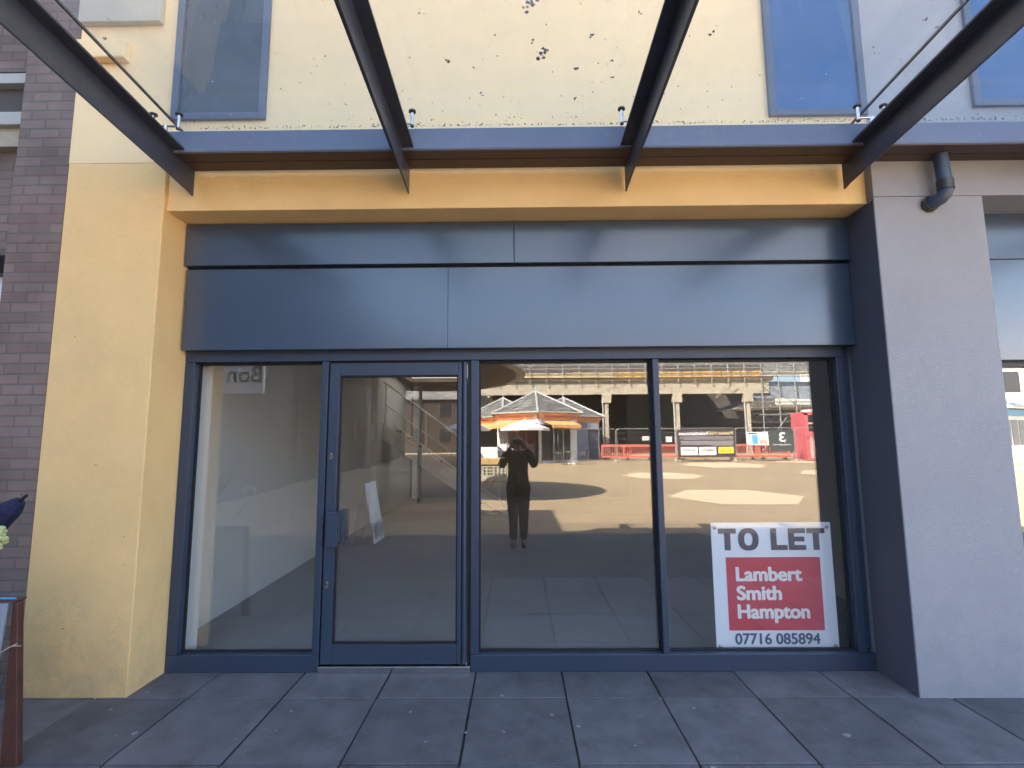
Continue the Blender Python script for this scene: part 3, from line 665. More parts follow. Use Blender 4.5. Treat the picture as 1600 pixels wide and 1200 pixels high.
# ---------------------------------------------------------------- things at the left edge of the pavement
ab = thing('trestle_stand', 'wooden market stand with weathered blue-grey board beside the yellow pier', 'market stand', (-2.60, -1.0, 0))
mb = MB(); mb.prism([(-.002, -.045, 0), (.084, -.045, 0), (.020, -.06, .80), (-.008, -.06, .80)], (-.004, .04, 0)); mb.build('leg', 'brownwood', ab, bevel=.005)
mb = MB(); mb.prism([(-.78, .0, 0), (-.68, .0, 0), (-.60, -.02, .80), (-.65, -.02, .80)], (-.004, -.045, 0)); mb.build('leg', 'brownwood', ab, bevel=.005)
mb = MB(); mb.prism([(-.74, -.07, .05), (-.055, -.072, .05), (-.006, -.078, .80), (-.62, -.078, .80)], (0, -.016, 0)); mb.build('board', 'greyboard', ab, bevel=.003)
mb = MB(); mb.prism([(-.72, -.065, .803), (.016, -.065, .803), (.018, -.065, .812), (-.72, -.065, .812)], (0, .06, 0)); mb.build('rail', 'brownwood', ab, bevel=.003)
mb = MB(); mb.tube([(-.62, -.06, .822), (-.3, -.06, .818), (.0, -.05, .815)], .005, 8); mb.build('edge_wire', 'bluepaint', ab)
mb = MB(); mb.tube([(-.10, -.10, .50), (-.06, -.105, .535), (-.02, -.10, .56), (.02, -.085, .585), (.050, -.07, .60)], .003, 6).tube([(.036, -.08, .592), (.062, -.06, .585)], .002, 6); mb.build('twine', 'twine', ab)
um = thing('furled_parasol', 'dark blue furled parasol poking in from the left above the stand', 'parasol', (-3.35, -.95, .72))
mb = MB()
d = Vector((.60, .02, .575)); pts = [Vector((0, 0, 0)) + d * t for t in (0, .25, .5, .75, .93, 1.0)]
mb.tube(pts, [.09, .09, .082, .072, .055, .03], 9); mb.build('canopy', 'bluecloth', um)
mb = MB(); mb.tube([d, d * 1.06], .008, 8).tube([d * -.9, d * .02], .016, 8); mb.build('pole', 'gasket', um)
fl = thing('flower_bunch', 'pale yellow-green flower head hanging at the left edge beside the brick wall', 'flowers', (-2.66, -1.15, 1.03))
mb = MB(); rg = random.Random(5)
for k in range(26):
    a = rg.uniform(0, 6.28); z = rg.uniform(-.045, .055); r = math.sqrt(max(0, 1 - (z / .07) ** 2)) * .05
    bmesh.ops.create_icosphere(mb.bm, subdivisions=2, radius=rg.uniform(.012, .021), matrix=Matrix.Translation((r * math.cos(a) * 1.1, r * math.sin(a), z + .10)) @ Matrix.Diagonal((1, 1, .8, 1)))
mb.build('petals', 'petal', fl, smooth=True)
mb = MB(); mb.tube([(0, 0, .10), (-.03, .02, -.02), (-.10, .03, -.14)], .008, 6); mb.build('stem', 'stem', fl)

# ================================================================ THE SQUARE BEHIND THE CAMERA (seen in the glass)
# ---------------------------------------------------------------- kiosk of hexagonal pavilions
def hexpts(cx, cy, r, z, rot=R(90)):
    return [(cx + r * math.cos(rot + k * math.pi / 3), cy + r * math.sin(rot + k * math.pi / 3), z) for k in range(6)]
def pavilion(k, cx, cy, R_, wr, ze, za, z0, fcol, awn, front, sign=None, wall='white', open_faces=()):
    """one hexagonal pavilion: roof, hip caps, finial, fascia boards, walls"""
    e = hexpts(cx, cy, R_, ze); a = (cx, cy, za)
    m = MB()
    for i in range(6): m.poly([e[i], e[(i + 1) % 6], a])
    m.poly(hexpts(cx, cy, R_, ze - .03)[::-1])
    m.build('roof', 'slate', k)
    m = MB()
    for i in range(6): m.tube([e[i], (cx, cy, za + .02)], .075, 5)
    m.lathe([(.14, -.05), (.06, .1), (.05, .22), (.01, .5)], (cx, cy, za), 8)
    m.tube(hexpts(cx, cy, R_ * .995, ze), .045, 5, closed=True)
    m.build('ridge_cap', 'lead', k)
    w = hexpts(cx, cy, wr, z0)
    for i in range(6):
        p, q = Vector(w[i]), Vector(w[(i + 1) % 6]); mid = (p + q) / 2; nrm = (mid - Vector((cx, cy, z0))).normalized(); t = (q - p).normalized(); L_ = (q - p).length
        def loc(u, off, z): return tuple(p + t * u + nrm * off + Vector((0, 0, z)))
        m = MB(); m.prism([loc(0.02, 0, -.1), loc(L_ - .02, 0, -.1), loc(L_ - .02, 0, ze - z0 - .035), loc(.02, 0, ze - z0 - .035)], tuple(nrm * -.1))
        wl = m.build('wall', wall if i not in open_faces else 'pink', k)
        if nrm.y > .2:
            # fascia sign board, leaning outwards under the eaves
            z1 = ze - z0 - .40; z2 = ze - z0 - .06
            m = MB(); m.prism([loc(.02, .02, z1), loc(L_ - .02, .02, z1), loc(L_ + .10, .24, z2), loc(-.10, .24, z2)], tuple(nrm * .03)); fb = m.build('fascia', fcol, k)
            if sign:
                ang = math.atan2(t.y, t.x)
                # text read from outside runs against the winding direction
                o = text(sign, .2, 'maroon', fb, loc(L_ - .3, .16, z1 + .08), (R(90 - 33), 0, ang + math.pi) if False else (0, 0, 0), fit=(L_ - .6, .2), bold=.006)
                X = -t; Z = (Vector(loc(0, .24, z2)) - Vector(loc(0, .02, z1))).normalized(); N_ = X.cross(Z)
                mt = Matrix((X, Z, N_)).transposed().to_4x4()
                base = Vector(loc(L_ - .30, .13, z1 + .06)) + nrm * .012
                o.matrix_world = Matrix.Translation(base) @ mt
    return w

ks = thing('kiosk', 'kiosk of three slate roofed hexagonal pavilions with orange fascias in the square', 'kiosk')
z0 = .38
pavilion(ks, -.95, -33.2, 3.2, 2.75, 3.35, 4.85, z0, 'orange', True, True, 'Tiny wooden toys')
pavilion(ks, 3.45, -33.2, 3.2, 2.75, 3.35, 4.85, z0, 'orange', True, True, None)
pavilion(ks, 1.30, -29.6, 3.35, 2.9, 3.42, 4.95, z0, 'orange', True, True, 'Tiny wooden toys')
# shop windows, door, posts and awnings on the two front faces of the near pavilion
def onface(cx, cy, wr, i, z0):
    w = hexpts(cx, cy, wr, z0); p, q = Vector(w[i]), Vector(w[(i + 1) % 6]); t = (q - p).normalized(); n_ = ((p + q) / 2 - Vector((cx, cy, z0))).normalized(); return p, t, n_, (q - p).length
def facebox(i, u0, u1, z1, z2, o0, o1, name, m, par, c=(1.30, -29.6), wr=2.9):
    p, t, n_, L_ = onface(c[0], c[1], wr, i, z0)
    mb = MB(); a = [p + t * u + n_ * o0 + Vector((0, 0, z)) for u, z in ((u0, z1), (u1, z1), (u1, z2), (u0, z2))]
    mb.prism([tuple(v) for v in a], tuple(n_ * (o1 - o0))); return mb.build(name, m, par)
# hex face 0 spans from the +y vertex towards -x (the left face seen in the glass), face 5 is the right one
facebox(0, .10, 2.8, .0, 1.0, .002, .03, 'panelling', 'pink', ks)
w_ = facebox(0, .15, 1.35, 1.02, 2.1, .002, .04, 'window', 'lead', ks); facebox(0, .22, .72, 1.1, 2.05, .041, .05, 'pane', 'maroon', w_); facebox(0, .8, 1.28, 1.1, 2.05, .041, .05, 'pane', 'maroon', w_)
w_ = facebox(0, 1.45, 2.1, .9, 2.25, .002, .04, 'window', 'lead', ks); facebox(0, 1.5, 2.05, .95, 2.2, .041, .05, 'pane', 'pink', w_)
facebox(0, 2.2, 2.85, .0, 2.3, .031, .06, 'wall_panel', 'white', ks)
d_ = facebox(5, .5, 2.75, .08, 2.35, .002, .04, 'door', 'lead', ks)
for a, b in ((.58, 1.05), (1.15, 1.75), (1.85, 2.65)): facebox(5, a, b, .15, 2.28, .041, .05, 'pane', 'dkglass', d_)
facebox(5, .3, 2.9, -.05, .1, .002, .5, 'step', 'white', ks)
facebox(5, 2.80, 2.895, .0, 2.4, .02, .12, 'post', 'white', ks)
facebox(0, .0, .14, .0, 2.4, .02, .12, 'post', 'gasket', ks)
# left and right pavilions
facebox(0, .2, 2.4, .95, 2.3, .002, .04, 'window', 'dkglass', ks, (-.95, -33.2), 2.75)
facebox(5, .2, 2.5, .95, 2.3, .002, .04, 'window', 'dkglass', ks, (-.95, -33.2), 2.75)
facebox(5, .15, 1.0, .0, 2.1, .002, .05, 'door', 'greydark', ks, (3.45, -33.2), 2.75)
facebox(5, 1.05, 2.7, .0, 2.6, .002, .03, 'wall_panel', 'greyboard', ks, (3.45, -33.2), 2.75)
def awning(i, u0, u1, c, wr, zz=2.28):
    p, t, n_, L_ = onface(c[0], c[1], wr, i, z0)
    mb = MB(); a0 = p + n_ * .05 + Vector((0, 0, zz + .28)); a1 = p + n_ * 1.05 + Vector((0, 0, zz - .02))
    mb.prism([tuple(a0 + t * u0), tuple(a0 + t * u1), tuple(a1 + t * u1), tuple(a1 + t * u0)], (0, 0, -.02))
    k = int((u1 - u0) / .2)
    for j in range(k):
        ua = u0 + (u1 - u0) * j / k; ub = u0 + (u1 - u0) * (j + 1) / k; um_ = (ua + ub) / 2
        mb.prism([tuple(a1 + t * ua), tuple(a1 + t * ub), tuple(a1 + t * ub + Vector((0, 0, -.14))), tuple(a1 + t * um_ + Vector((0, 0, -.24))), tuple(a1 + t * ua + Vector((0, 0, -.14)))], tuple(n_ * .012))
    mb.build('awning', 'awning', ks)
awning(0, .6, 2.9, (1.30, -29.6), 2.9); awning(5, .45, 2.6, (1.30, -29.6), 2.9); awning(0, .2, 2.4, (-.95, -33.2), 2.75); awning(5, .1, 2.4, (-.95, -33.2), 2.75)

bk = thing('kiosk', 'kiosk with a slate roof and bright blue fascia on the far right of the square', 'kiosk')
z0 = .36
pavilion(bk, 26.5, -27.5, 4.2, 3.5, 3.3, 5.0, z0, 'bluepaint', True, True, None)
z0 = .38
for i in (0, 5):
    for u0, u1 in ((.2, 1.1), (1.3, 2.2), (2.4, 3.3)):
        facebox(i, u0, u1, .9, 2.3, .002, .03, 'window', 'dkglass', bk, (26.5, -27.5), 3.5)

# ---------------------------------------------------------------- parasols, chairs, table
def parasol(x, y, r, ze, za, label):
    t = thing('parasol', label, 'parasol', (x, y, zg(y)), 0, 'white parasols in front of the kiosk')
    m = MB(); n = 8; e = [(r * math.cos(k * 6.2832 / n), r * math.sin(k * 6.2832 / n), ze) for k in range(n)]
    for k in range(n):
        m.poly([e[k], e[(k + 1) % n], (0, 0, za)])
        a, b = Vector(e[k]), Vector(e[(k + 1) % n]); m.prism([tuple(a), tuple(b), tuple(b - Vector((0, 0, .12))), tuple(a - Vector((0, 0, .12)))], tuple(-(a + b) * .004))
    m.build('canopy', 'cream', t)
    m = MB(); m.tube([(0, 0, 0), (0, 0, za - .05)], .03, 8); m.build('pole', 'brownwood', t)
    m = MB(); m.lathe([(.3, 0), (.3, .06), (.08, .1)], (0, 0, 0), 16); m.build('base', 'concrete', t)
    return t
parasol(.50, -26.0, 1.45, 2.05, 2.62, 'white parasol standing before the kiosk, behind the person')
parasol(-3.0, -26.3, 1.45, 2.05, 2.62, 'white parasol further left before the kiosk')
def cafe_chair(label, x, y, rz):
    t = thing('cafe_chair', label, 'chair', (x, y, zg(y)), rz, 'cafe chairs by the kiosk door')
    m = MB(); m.box(-.22, .22, -.2, .22, .43, .46); m.build('seat', 'wicker', t, bevel=.01)
    m = MB(); m.prism([(-.22, -.2, .5), (.22, -.2, .5), (.2, -.26, .86), (-.2, -.26, .86)], (0, -.02, 0)); m.build('backrest', 'wicker', t, bevel=.01)
    for sx in (-1, 1):
        m = MB(); m.tube([(sx * .23, -.27, 0), (sx * .22, -.2, .44), (sx * .21, -.27, .88)], .014, 6); m.build('leg', 'silver', t)
        m = MB(); m.tube([(sx * .24, .26, 0), (sx * .23, .22, .44), (sx * .25, .2, .66), (sx * .24, -.22, .68)], .014, 6); m.build('leg', 'silver', t)
    return t
cafe_chair('black woven cafe chair left of the small table', 2.35, -24.7, R(-70))
cafe_chair('black woven cafe chair right of the small table', 3.75, -24.9, R(80))
tb = thing('cafe_table', 'small round cafe table between two black chairs by the kiosk', 'table', (3.05, -25.0, zg(-25)))
mb = MB(); mb.lathe([(.34, .70), (.35, .715), (.34, .73)], n=20); mb.build('table_top', 'silver', tb)
mb = MB(); mb.tube([(0, 0, .02), (0, 0, .70)], .03, 8); mb.build('column', 'silver', tb)
mb = MB()
for k in range(4): a = k * math.pi / 2 + .4; mb.tube([(0, 0, .08), (.28 * math.cos(a), .28 * math.sin(a), .015)], .018, 6)
mb.build('foot', 'silver', tb)

# ---------------------------------------------------------------- site fence panels, banner and signs, barriers
FYY = -26.9
def fence(label, x, rz=0, y=FYY):
    t = thing('fence_panel', label, 'fence panel', (x, y, zg(y)), rz, 'steel site fence panels across the market hall')
    r = .12; W = 3.5; H = 2.0; p = []
    for cx, cz_, a0 in ((r, r + .1, 180), (W - r, r + .1, 270), (W - r, H - r, 0), (r, H - r, 90)):
        for k in range(4): a = R(a0 + k * 30); p.append((cx + r * math.cos(a), 0, cz_ + r * math.sin(a)))
    m = MB(); m.tube(p, .021, 8, closed=True); m.build('frame', 'galv', t)
    m = MB()
    for k in range(1, 24): m.box(W * k / 24 - .002, W * k / 24 + .002, -.003, .003, .14, H - .02)
    for z in (.5, .95, 1.4, 1.75): m.box(.02, W - .02, -.004, .004, z - .003, z + .003)
    m.build('wire_mesh', 'galv', t)
    for xx in (0.02, W - .02):
        m = MB(); m.box(xx - .11, xx + .11, -.3, .3, 0, .12); m.build('foot_block', 'concrete', t, bevel=.02)
    return t
nm = ['leftmost steel fence panel, partly behind the kiosk', 'steel fence panel beside a hall column with a pale notice', 'steel fence panel carrying the dark Market Hall banner', 'steel fence panel in front of the red barriers and white notice', 'rightmost steel fence panel beside the red cabinet']
FX0 = 2.5
for i in range(5): fence(nm[i], FX0 + i * 3.58)
def placard(name, label, cat, x_right, z0_, w, h, m, y=FYY + .04):
    """flat board facing the shops; local x runs the way the text reads (towards -x)"""
    t = thing(name, label, cat, (x_right, y, zg(y) + z0_), math.pi)
    b = MB(); b.box(0, w, 0, .012, 0, h); b.build('board', m, t)
    return t
BX = FX0 + 2 * 3.58 + 3.50
bn = placard('banner', 'dark plum Market Hall Refurbishment banner tied to the site fence', 'banner', BX, .28, 3.45, 1.66, 'banner')
text('Market Hall', .3, 'goldprint', bn, (.10, -.004, 1.32), XZ, fit=(1.42, .21), bold=.006)
text('Refurbishment', .3, 'whiteprint', bn, (1.60, -.004, 1.31), XZ, fit=(1.75, .21), bold=.008)
mb = MB()
for z, x1_ in ((1.19, 3.3), (1.12, 3.3), (1.05, 3.1), (.93, 3.3), (.87, 3.2), (.81, 3.2), (.75, 3.3), (.69, 1.4)): mb.box(.1, x1_, -.003, -.001, z, z + .035)
mb.build('small_print', 'bannertxt', bn)
mb = MB(); mb.box(.10, 1.02, -.003, -.001, .22, .60); mb.build('yellow_panel', 'yelprint', bn)
text('Coming in', .1, 'banner', bn, (.30, -.005, .45), XZ, fit=(.5, .07)); text('Summer 2022', .1, 'banner', bn, (.20, -.005, .31), XZ, fit=(.7, .09), bold=.003)
for x0_ in (1.15, 2.25):
    mb = MB(); mb.box(x0_, x0_ + 1.02, -.003, -.001, .12, .60); p_ = mb.build('picture_panel', 'whiteprint', bn)
    mb = MB(); rg = random.Random(int(x0_ * 10))
    for k in range(12): xx = x0_ + .08 + k * .07; mb.box(xx, xx + .068, -.005, -.0035, .28 + rg.uniform(0, .12), .42 + rg.uniform(0, .13))
    mb.build('picture', 'bannertxt', p_)
si = placard('notice_board', 'white, blue and pink site safety notice on the fence in front of red barriers', 'notice', FX0 + 3 * 3.58 + 1.95, .98, 1.28, .78, 'whiteprint')
for (a, b, c, d_, mm) in ((.06, .55, .06, .32, 'pinkpanel'), (.06, .6, .40, .66, 'cream'), (.64, .98, .05, .62, 'blueprint'), (1.03, 1.2, .05, .62, 'blueprint'), (.64, 1.2, .66, .73, 'greenboard'), (.08, .5, .70, .73, 'banner')):
    if mm == 'blueprint' and a > 1:
        for k in range(4):
            mb = MB(); mb.lathe([(.055, 0), (.055, -.002)], (1.12, -.001, .11 + k * .15), 12, axis='y'); mb.build('symbol', mm, si)
    else:
        mb = MB(); mb.box(a, b, -.003, -.001, c, d_); mb.build('print_block', mm, si)
gs = placard('notice_board', 'dark green-grey board with a pale figure 3 emblem on the right fence panel', 'notice', FX0 + 3 * 3.58 + 3.45, .62, 1.45, 1.25, 'greenboard')
text('3', .5, 'whiteprint', gs, (.50, -.004, .55), XZ, fit=(.34, .55), bold=.02).scale = (1, 1, 1)
mb = MB(); mb.box(.2, 1.25, -.003, -.001, .34, .42); mb.build('print_block', 'bannertxt', gs)
pn = placard('notice_board', 'small pale yellow notice hanging on the fence panel beside the hall column', 'notice', FX0 + 3.58 + 2.15, 1.30, .62, .24, 'cream')
mb = MB(); mb.box(.08, .54, -.003, -.001, .06, .11); mb.build('print_block', 'banner', pn)
pn = placard('notice_board', 'small white notice on the fence left of the plum banner', 'notice', FX0 + 2 * 3.58 - .28, 1.20, .36, .32, 'whiteprint')
mb = MB(); mb.box(.05, .31, -.003, -.001, .14, .2); mb.build('print_block', 'bannertxt', pn)
def barrier(label, x, y, m):
    t = thing('barrier', label, 'barrier', (x, y, zg(y)), 0, 'plastic barriers behind the site fence')
    b = MB(); b.box(0, 2.0, -.025, .025, .85, 1.0).box(0, 2.0, -.025, .025, .15, .28).box(0, .1, -.025, .025, .28, .85).box(1.9, 2.0, -.025, .025, .28, .85)
    for k in range(1, 14): b.box(k * 2 / 14 - .02, k * 2 / 14 + .02, -.018, .018, .28, .85)
    b.build('panel', m, t, bevel=.01)
    for xx in (.3, 1.7):
        b = MB(); b.box(xx - .05, xx + .05, -.25, .25, 0, .08).box(xx - .04, xx + .04, -.03, .03, .08, .16); b.build('foot', 'black', t)
for i, (x, y, m, l) in enumerate(((5.5, -29.2, 'redplastic', 'red plastic barrier partly hidden behind the kiosk'), (6.85, -29.0, 'redplastic', 'red plastic barrier right of the hall column'), (8.9, -29.4, 'redplastic', 'second red plastic barrier right of the hall column, beside an amber one'), (10.3, -28.6, 'yelplastic', 'amber plastic barrier left of the plum banner'), (13.5, -29.0, 'redplastic', 'red plastic barrier just right of the plum banner'), (15.55, -29.0, 'redplastic', 'red plastic barrier below the white site notice'))):
    barrier(l, x, y, m)
rc = thing('cabinet', 'tall red framed site cabinet with faded pink lower panels at the right of the fence', 'cabinet', (18.75, -28.2, zg(-28.2)))
mb = MB(); mb.box(-1.0, 1.0, -.8, .8, 0, .15).box(-1.0, -.8, .7, .8, .15, 2.9).box(.8, 1.0, .7, .8, .15, 2.9).box(-1.0, 1.0, -.8, .8, 2.75, 2.95).box(-.8, .8, .72, .8, 1.45, 1.75).box(-1, 1, -.8, -.7, .15, 2.75).box(-1, -.9, -.7, .7, .15, 2.75).box(.9, 1, -.7, .7, .15, 2.75); mb.build('frame', 'redcab', rc, bevel=.01)
mb = MB(); mb.box(-.8, .8, .70, .75, .15, 1.45); mb.build('panel', 'pinkpanel', rc)
mb = MB(); mb.box(-.8, .8, .70, .74, 1.75, 2.75); p_ = mb.build('window', 'dkglass', rc)
mb = MB(); mb.box(-.8, .8, .745, .775, 2.2, 2.3); mb.build('bar', 'pinkpanel', p_)

# ---------------------------------------------------------------- market hall under refurbishment
mh = thing('market_hall', 'concrete framed market hall with a slate roof, open fronted and under refurbishment', 'market hall')
HY = -36.0; hz = zg(HY)
mb = MB(); mb.box(-3.0, 20.0, HY - .5, HY, 5.35, 6.36); mb.build('beam', 'concrete', mh)
mb = MB(); mb.box(-3.2, 20.3, HY - .6, HY + .18, 6.38, 6.62); mb.build('cornice', 'concrete', mh)
mb = MB(); mb.box(-3.2, 8.0, HY - .4, HY + .05, 6.621, 6.95).box(-3.2, 8.0, HY - .45, HY + .12, 6.951, 7.08); mb.build('parapet', 'concrete', mh)
for i, x in enumerate((1.6, 7.15, 12.75, 18.35)):
    mb = MB(); mb.box(x - .36, x + .36, HY - .45, HY + .06, 4.66, 5.349); mb.build('capital', 'concrete', mh, bevel=.02)
    mb = MB(); mb.box(x - .14, x + .14, HY - .4, HY - .05, hz - .1, 4.659); mb.build('column', 'concrete', mh, bevel=.02)
    mb = MB(); mb.tube([(x - .3, HY - .05, hz), (x - .3, HY - .05, 5.1)], .06, 8); mb.build('downpipe', 'lead', mh)
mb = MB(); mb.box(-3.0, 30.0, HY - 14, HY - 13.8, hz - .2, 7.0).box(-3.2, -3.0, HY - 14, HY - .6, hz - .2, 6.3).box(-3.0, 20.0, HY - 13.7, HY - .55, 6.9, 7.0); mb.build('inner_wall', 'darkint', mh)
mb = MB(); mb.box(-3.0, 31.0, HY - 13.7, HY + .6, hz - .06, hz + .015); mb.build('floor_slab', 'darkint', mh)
mb = MB(); mb.box(-3.2, 34, HY + .3, HY + 2.2, hz - .1, hz + .06); mb.build('kerb', 'concrete', mh)
mb = MB(); mb.prism([(-3.3, HY - .7, 7.75), (19.9, HY - .7, 7.75), (19.9, HY - 8, 11.2), (-3.3, HY - 8, 11.2)], (0, 0, -.12)).prism([(19.95, HY - 9, 8.4), (31, HY - 9, 8.4), (31, HY - 16, 12.4), (19.95, HY - 16, 12.4)], (0, 0, -.12)); mb.build('roof', 'slate', mh)
mb = MB(); mb.box(-3.2, 19.9, HY - .75, HY - .65, 7.05, 7.7); mb.build('roof_opening', 'darkint', mh)
for k in range(20):
    x = 4.6 + k * .79
    if x > 19.4: break
    mb = MB(); mb.box(x, x + .70, HY - .30, HY - .26, 6.66, 7.18).box(x, x + .70, HY - .255, HY - .235, 6.9, 6.95); mb.build('timber_panel', 'timber', mh)
# timber ledge of hall continues as an uneven brown deck on the right
mb = MB(); mb.box(19.6, 27, HY - .6, HY, 6.9, 7.1); mb.build('deck', 'concrete', mh)
# right bay: grey boarded bulkhead, pale marquee roof behind, pale column
mb = MB(); mb.prism([(18.75, HY - .2, 5.0), (26, HY - .2, 4.8), (26, HY - .2, 6.2), (18.75, HY - .2, 6.3)], (0, -.1, 0)); mb.build('bulkhead', 'greyboard', mh)
mb = MB(); mb.box(25.0, 25.6, HY + 1, HY + 1.5, hz, 6.6); mb.build('column', 'cream', mh)
mt_ = thing('marquee', 'white marquee roof on a lattice truss inside the open right bay of the hall', 'marquee', (22.5, HY - 2.6, hz))
mb = MB(); mb.prism([(-4.4, 0, 3.75), (4.0, 0, 3.85), (3.6, 0, 4.75), (0, 0, 4.95), (-3.0, 0, 4.3)], (0, -4, 0)); mb.build('roof', 'cream', mt_)
mb = MB(); mb.tube([(-3.5, .2, 3.3), (3.8, .2, 3.3)], .05, 6).tube([(-3.5, .2, 2.6), (3.8, .2, 2.6)], .05, 6)
for k in range(10): mb.tube([(-3.5 + k * .73, .2, 2.6 if k % 2 else 3.3), (-3.5 + (k + 1) * .73, .2, 3.3 if k % 2 else 2.6)], .035, 6)
mb.build('truss', 'galv', mt_)
for xx in (-3.4, 3.7):
    mb = MB(); mb.tube([(xx, .2, 0), (xx, .2, 3.4)], .06, 8); mb.build('leg', 'galv', mt_)
# scaffold
sc = thing('scaffold', 'steel tube scaffold with guard rails along the hall roof edge', 'scaffold', (0, HY, 0))
for k in range(22):
    x = -1.5 + k * 1.3
    mb = MB(); mb.tube([(x, .28, 6.2 if x < 19 else hz), (x, .28, 8.0 + (.5 if k % 4 == 1 else 0))], .045, 6); mb.build('pole', 'galv', sc)
for z in (6.85, 7.35, 7.75):
    mb = MB(); mb.tube([(-2.5 if z > 7 else 5, .33, z), (26, .33, z)], .035, 6); mb.build('guard_rail', 'galv', sc)
for z in (2.3, 3.6, 4.6, 5.5):
    mb = MB(); mb.tube([(19.0, .33, z), (26.5, .33, z)], .04, 6); mb.build('ledger', 'galv', sc)
for (a, b) in (((19.2, 6.3), (21.8, 4.4)), ((24, 3), (26, 5.4)), ((15.6, 5.0), (17.2, 6.2)), ((19, .8), (21, 3.4)), ((23, 4.8), (25.8, 6.6))):
    mb = MB(); mb.tube([(a[0], .4, a[1]), (b[0], .4, b[1])], .04, 6); mb.build('brace', 'galv', sc)
mb = MB(); mb.box(-1.5, 26, .0, .40, 6.65, 6.68); mb.build('boards', 'timber', sc)

# ---------------------------------------------------------------- buildings round the square
def simple_building(name, label, x0, x1, y0, y1, h, wall, wins=(), roof=None, face='y', cat='building'):
    t = thing(name, label, cat, ((x0 + x1) / 2, (y0 + y1) / 2, 0)); cx, cy = (x0 + x1) / 2, (y0 + y1) / 2
    m = MB(); m.box(x0 - cx, x1 - cx, y0 - cy, y1 - cy, -.2, h); m.build('wall', wall, t)
    if roof == 'gable':
        m = MB(); m.prism([(x0 - cx - .3, y1 - cy + .3, h), (x1 - cx + .3, y1 - cy + .3, h), (x1 - cx + .3, 0, h + 2.6), (x0 - cx - .3, 0, h + 2.6)], (0, 0, .15))
        m.prism([(x0 - cx - .3, y0 - cy - .3, h), (x1 - cx + .3, y0 - cy - .3, h), (x1 - cx + .3, 0, h + 2.6), (x0 - cx - .3, 0, h + 2.6)], (0, 0, .15)); m.build('roof', 'slate', t)
    else:
        m = MB(); m.box(x0 - cx - .1, x1 - cx + .1, y0 - cy - .1, y1 - cy + .1, h, h + .25); m.build('parapet', 'concrete', t)
    for (u, z, w, hh) in wins:
        m = MB()
        if face == 'y': m.box(u - cx, u + w - cx, y1 - cy + .001, y1 - cy + .05, z, z + hh)
        else: m.box(x1 - cx + .001, x1 - cx + .05, u - cy, u + w - cy, z, z + hh)
        f = m.build('window', 'brownwood', t)
        m = MB()
        if face == 'y': m.box(u - cx + .08, u + w - cx - .08, y1 - cy + .051, y1 - cy + .06, z + .08, z + hh - .08)
        else: m.box(x1 - cx + .051, x1 - cx + .06, u + .08 - cy, u + w - .08 - cy, z + .08, z + hh - .08)
        m.build('pane', 'dkglass', f)
    return t
simple_building('shop_building', 'grey rendered side wing of shops running out along the left of the square', -16, -8, -14, -.3, 8.5, 'wing', [], face='x')
simple_building('brick_building', 'brown brick building beyond the grey side wing', -17, -8.3, -34, -14.2, 8.3, 'brickdark', [], roof=None, face='x')
simple_building('brick_building', 'low brown brick building with a slate gable roof at the back left of the square', -16, -4.6, -52, -43, 5.6, 'brickdark', [(-15 + k * 2.6, z, 1.3, 1.5) for k in range(4) for z in (1.6, 3.9)], roof='gable')
simple_building('white_building', 'tall plain white rendered building beside the market hall', -4.3, -2.25, -43, -38.3, 7.4, 'white')
simple_building('white_building', 'pale white building behind the blue kiosk', 36, 60, -60, -44, 11, 'white', [(38 + k * 4, z, 1.6, 2.0) for k in range(5) for z in (2, 6)])
simple_building('white_building', 'grey building at the far right end of the square', 62, 80, -50, -20, 9, 'grey')
bs = thing('hanging_sign', 'square white hanging shop sign lettered Bon on the side wing', 'sign', (-5.0, -5.2, 2.52))
mb = MB(); mb.box(-.40, .40, -.03, .03, 0, .62); mb.build('board', 'white', bs, bevel=.005)
text('Bon', .3, 'black', bs, (.36, .034, .20), XZR, fit=(.62, .30), bold=.004)
mb = MB(); mb.tube([(-3.0, 0, .66), (.42, 0, .66)], .02, 8).tube([(-3.0, 0, .0), (-3.0, 0, .66)], .02, 8); mb.build('bracket', 'black', bs)
# white A-board
wa = thing('pavement_sign', 'white folding pavement sign standing in the shade behind the camera', 'pavement sign', (-2.5, -4.75, 0))
mb = MB(); mb.prism([(.20, -.31, 0), (.20, .31, 0), (.02, .31, .95), (.02, -.31, .95)], (.02, 0, 0)); mb.build('panel', 'white', wa, bevel=.003)
for yy in (-.27, .27):
    mb = MB(); mb.tube([(-.16, yy, 0), (.02, yy, .90)], .010, 6); mb.build('leg', 'silver', wa)
mb = MB(); mb.prism([(.219, -.2, .08), (.219, .2, .08), (.205, .2, .30), (.205, -.2, .30)], (.006, 0, 0)); mb.build('print_block', 'bannertxt', wa)

# round mushroom canopy
rc2 = thing('round_canopy', 'round flat steel canopy with a brown underside on a central post', 'canopy', (-2.6, -9.8, 0))
mb = MB(); mb.lathe([(.3, 3.42), (2.60, 3.45), (2.72, 3.50), (2.60, 3.56), (.3, 3.75)], n=48); d1 = mb.build('disc', 'brownsoff', rc2, smooth=True)
d1.rotation_euler = (R(3.2), 0, 0)
mb = MB(); mb.lathe([(2.74, 3.46), (2.86, 3.47), (2.86, 3.53), (2.74, 3.54)], n=48); d2 = mb.build('rim', 'lead', rc2, smooth=True); d2.rotation_euler = (R(3.2), 0, 0)
mb = MB(); mb.tube([(0, 0, 0), (0, 0, 3.45)], [.06, .05], 16); mb.build('post', 'steel', rc2, smooth=True)
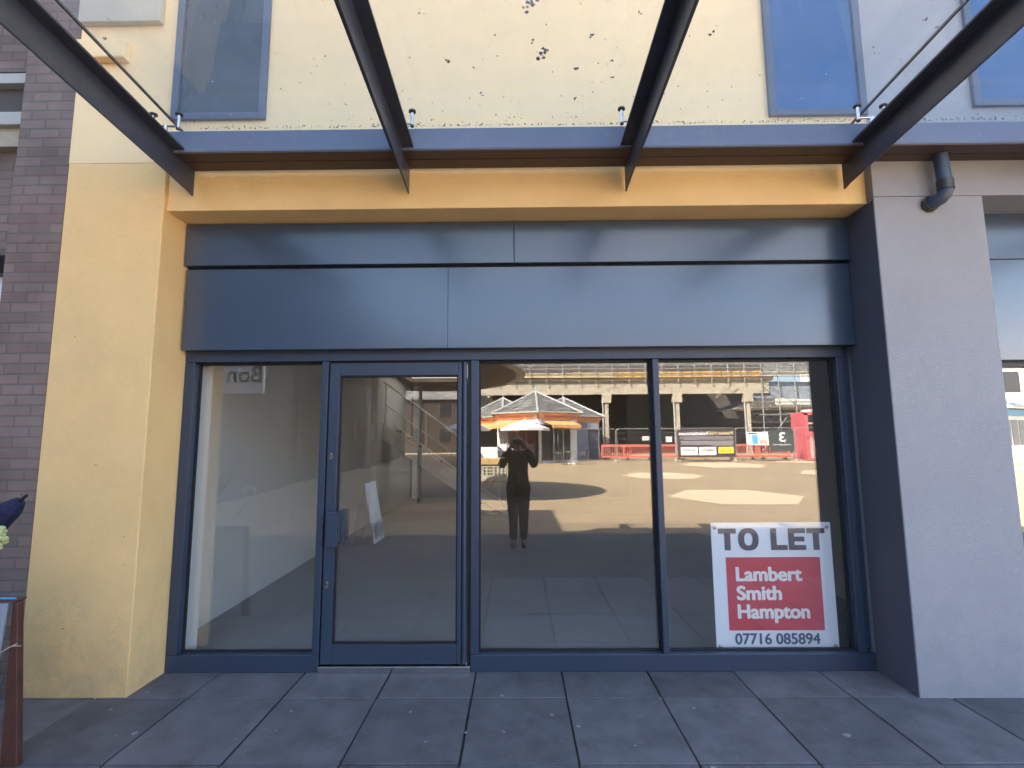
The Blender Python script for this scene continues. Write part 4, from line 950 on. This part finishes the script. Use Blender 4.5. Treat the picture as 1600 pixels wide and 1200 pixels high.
# second round canopy further away
r3 = thing('round_canopy', 'second round steel canopy further off to the left of the square', 'canopy', (-7.8, -22.5, zg(-22.5)))
mb = MB(); mb.lathe([(.3, 5.4), (3.6, 5.45), (3.75, 5.5), (3.6, 5.56), (.3, 5.9)], n=40); mb.build('disc', 'brownsoff', r3, smooth=True)
mb = MB(); mb.tube([(0, 0, 0), (0, 0, 5.45)], [.2, .14], 12); mb.build('post', 'steel', r3, smooth=True)
# planter bench with square holes
pl = thing('planter', 'pale planter with rows of square holes and an amber rail, in front of the person', 'planter', (-1.0, -15.6, zg(-15.6)))
mb = MB(); mb.box(-.62, .62, -.4, .4, 0, .62); mb.build('box', 'stone', pl, bevel=.02)
mb = MB()
for bx in (-.54, .02):
    for i in range(4):
        for j in range(3): mb.box(bx + i * .15, bx + .075 + i * .15, .401, .404, .26 + j * .11, .32 + j * .11)
mb.build('holes', 'black', pl)
mb = MB(); mb.box(-.68, .68, -.45, .45, .63, .86); mb.build('rail', 'timber', pl, bevel=.02)

# ---------------------------------------------------------------- light and sky
sd = Vector((-.75, .80, 1.0)).normalized()
el = math.asin(sd.z); az = math.atan2(sd.x, sd.y)
w = bpy.data.worlds.new('World'); S.world = w; w.use_nodes = True
nt = w.node_tree; bg = nt.nodes['Background']
sky = nt.nodes.new('ShaderNodeTexSky'); sky.sky_type = 'NISHITA'; sky.sun_disc = False
sky.sun_elevation = el; sky.sun_rotation = az % (2 * math.pi)
sky.air_density = 1.0; sky.dust_density = 2.6; sky.ozone_density = 1.0
nt.links.new(sky.outputs[0], bg.inputs[0]); bg.inputs[1].default_value = 0.14
su = bpy.data.lights.new('sun', 'SUN'); su.energy = 5.0; su.angle = R(.5); su.color = (1, .93, .82)
so = bpy.data.objects.new('sun', su); C.objects.link(so); so.rotation_euler = (-sd).to_track_quat('-Z', 'Y').to_euler()

# ---------------------------------------------------------------- camera
P, Y_, RO = .1154, -.0082, -.0067
f = Vector((math.sin(Y_) * math.cos(P), math.cos(Y_) * math.cos(P), math.sin(P)))
r = Vector((math.cos(Y_), -math.sin(Y_), 0)); u = r.cross(f)
r2 = r * math.cos(RO) + u * math.sin(RO); u2 = -r * math.sin(RO) + u * math.cos(RO)
cd = bpy.data.cameras.new('camera'); co = bpy.data.objects.new('camera', cd); C.objects.link(co)
co.matrix_world = Matrix.Translation((0, -3.757, 1.6)) @ Matrix((r2, u2, -f)).transposed().to_4x4()
cd.sensor_width = 36; cd.lens = 790 / 1600 * 36; cd.clip_start = .02; cd.clip_end = 600
S.camera = co
S.cycles.max_bounces = 10; S.cycles.transparent_max_bounces = 24; S.cycles.diffuse_bounces = 5; S.cycles.glossy_bounces = 6
S.cycles.use_denoising = True; S.cycles.sample_clamp_indirect = 6
S.view_settings.view_transform = 'Standard'; S.view_settings.look = 'None'; S.view_settings.exposure = 2.72; S.view_settings.gamma = 1
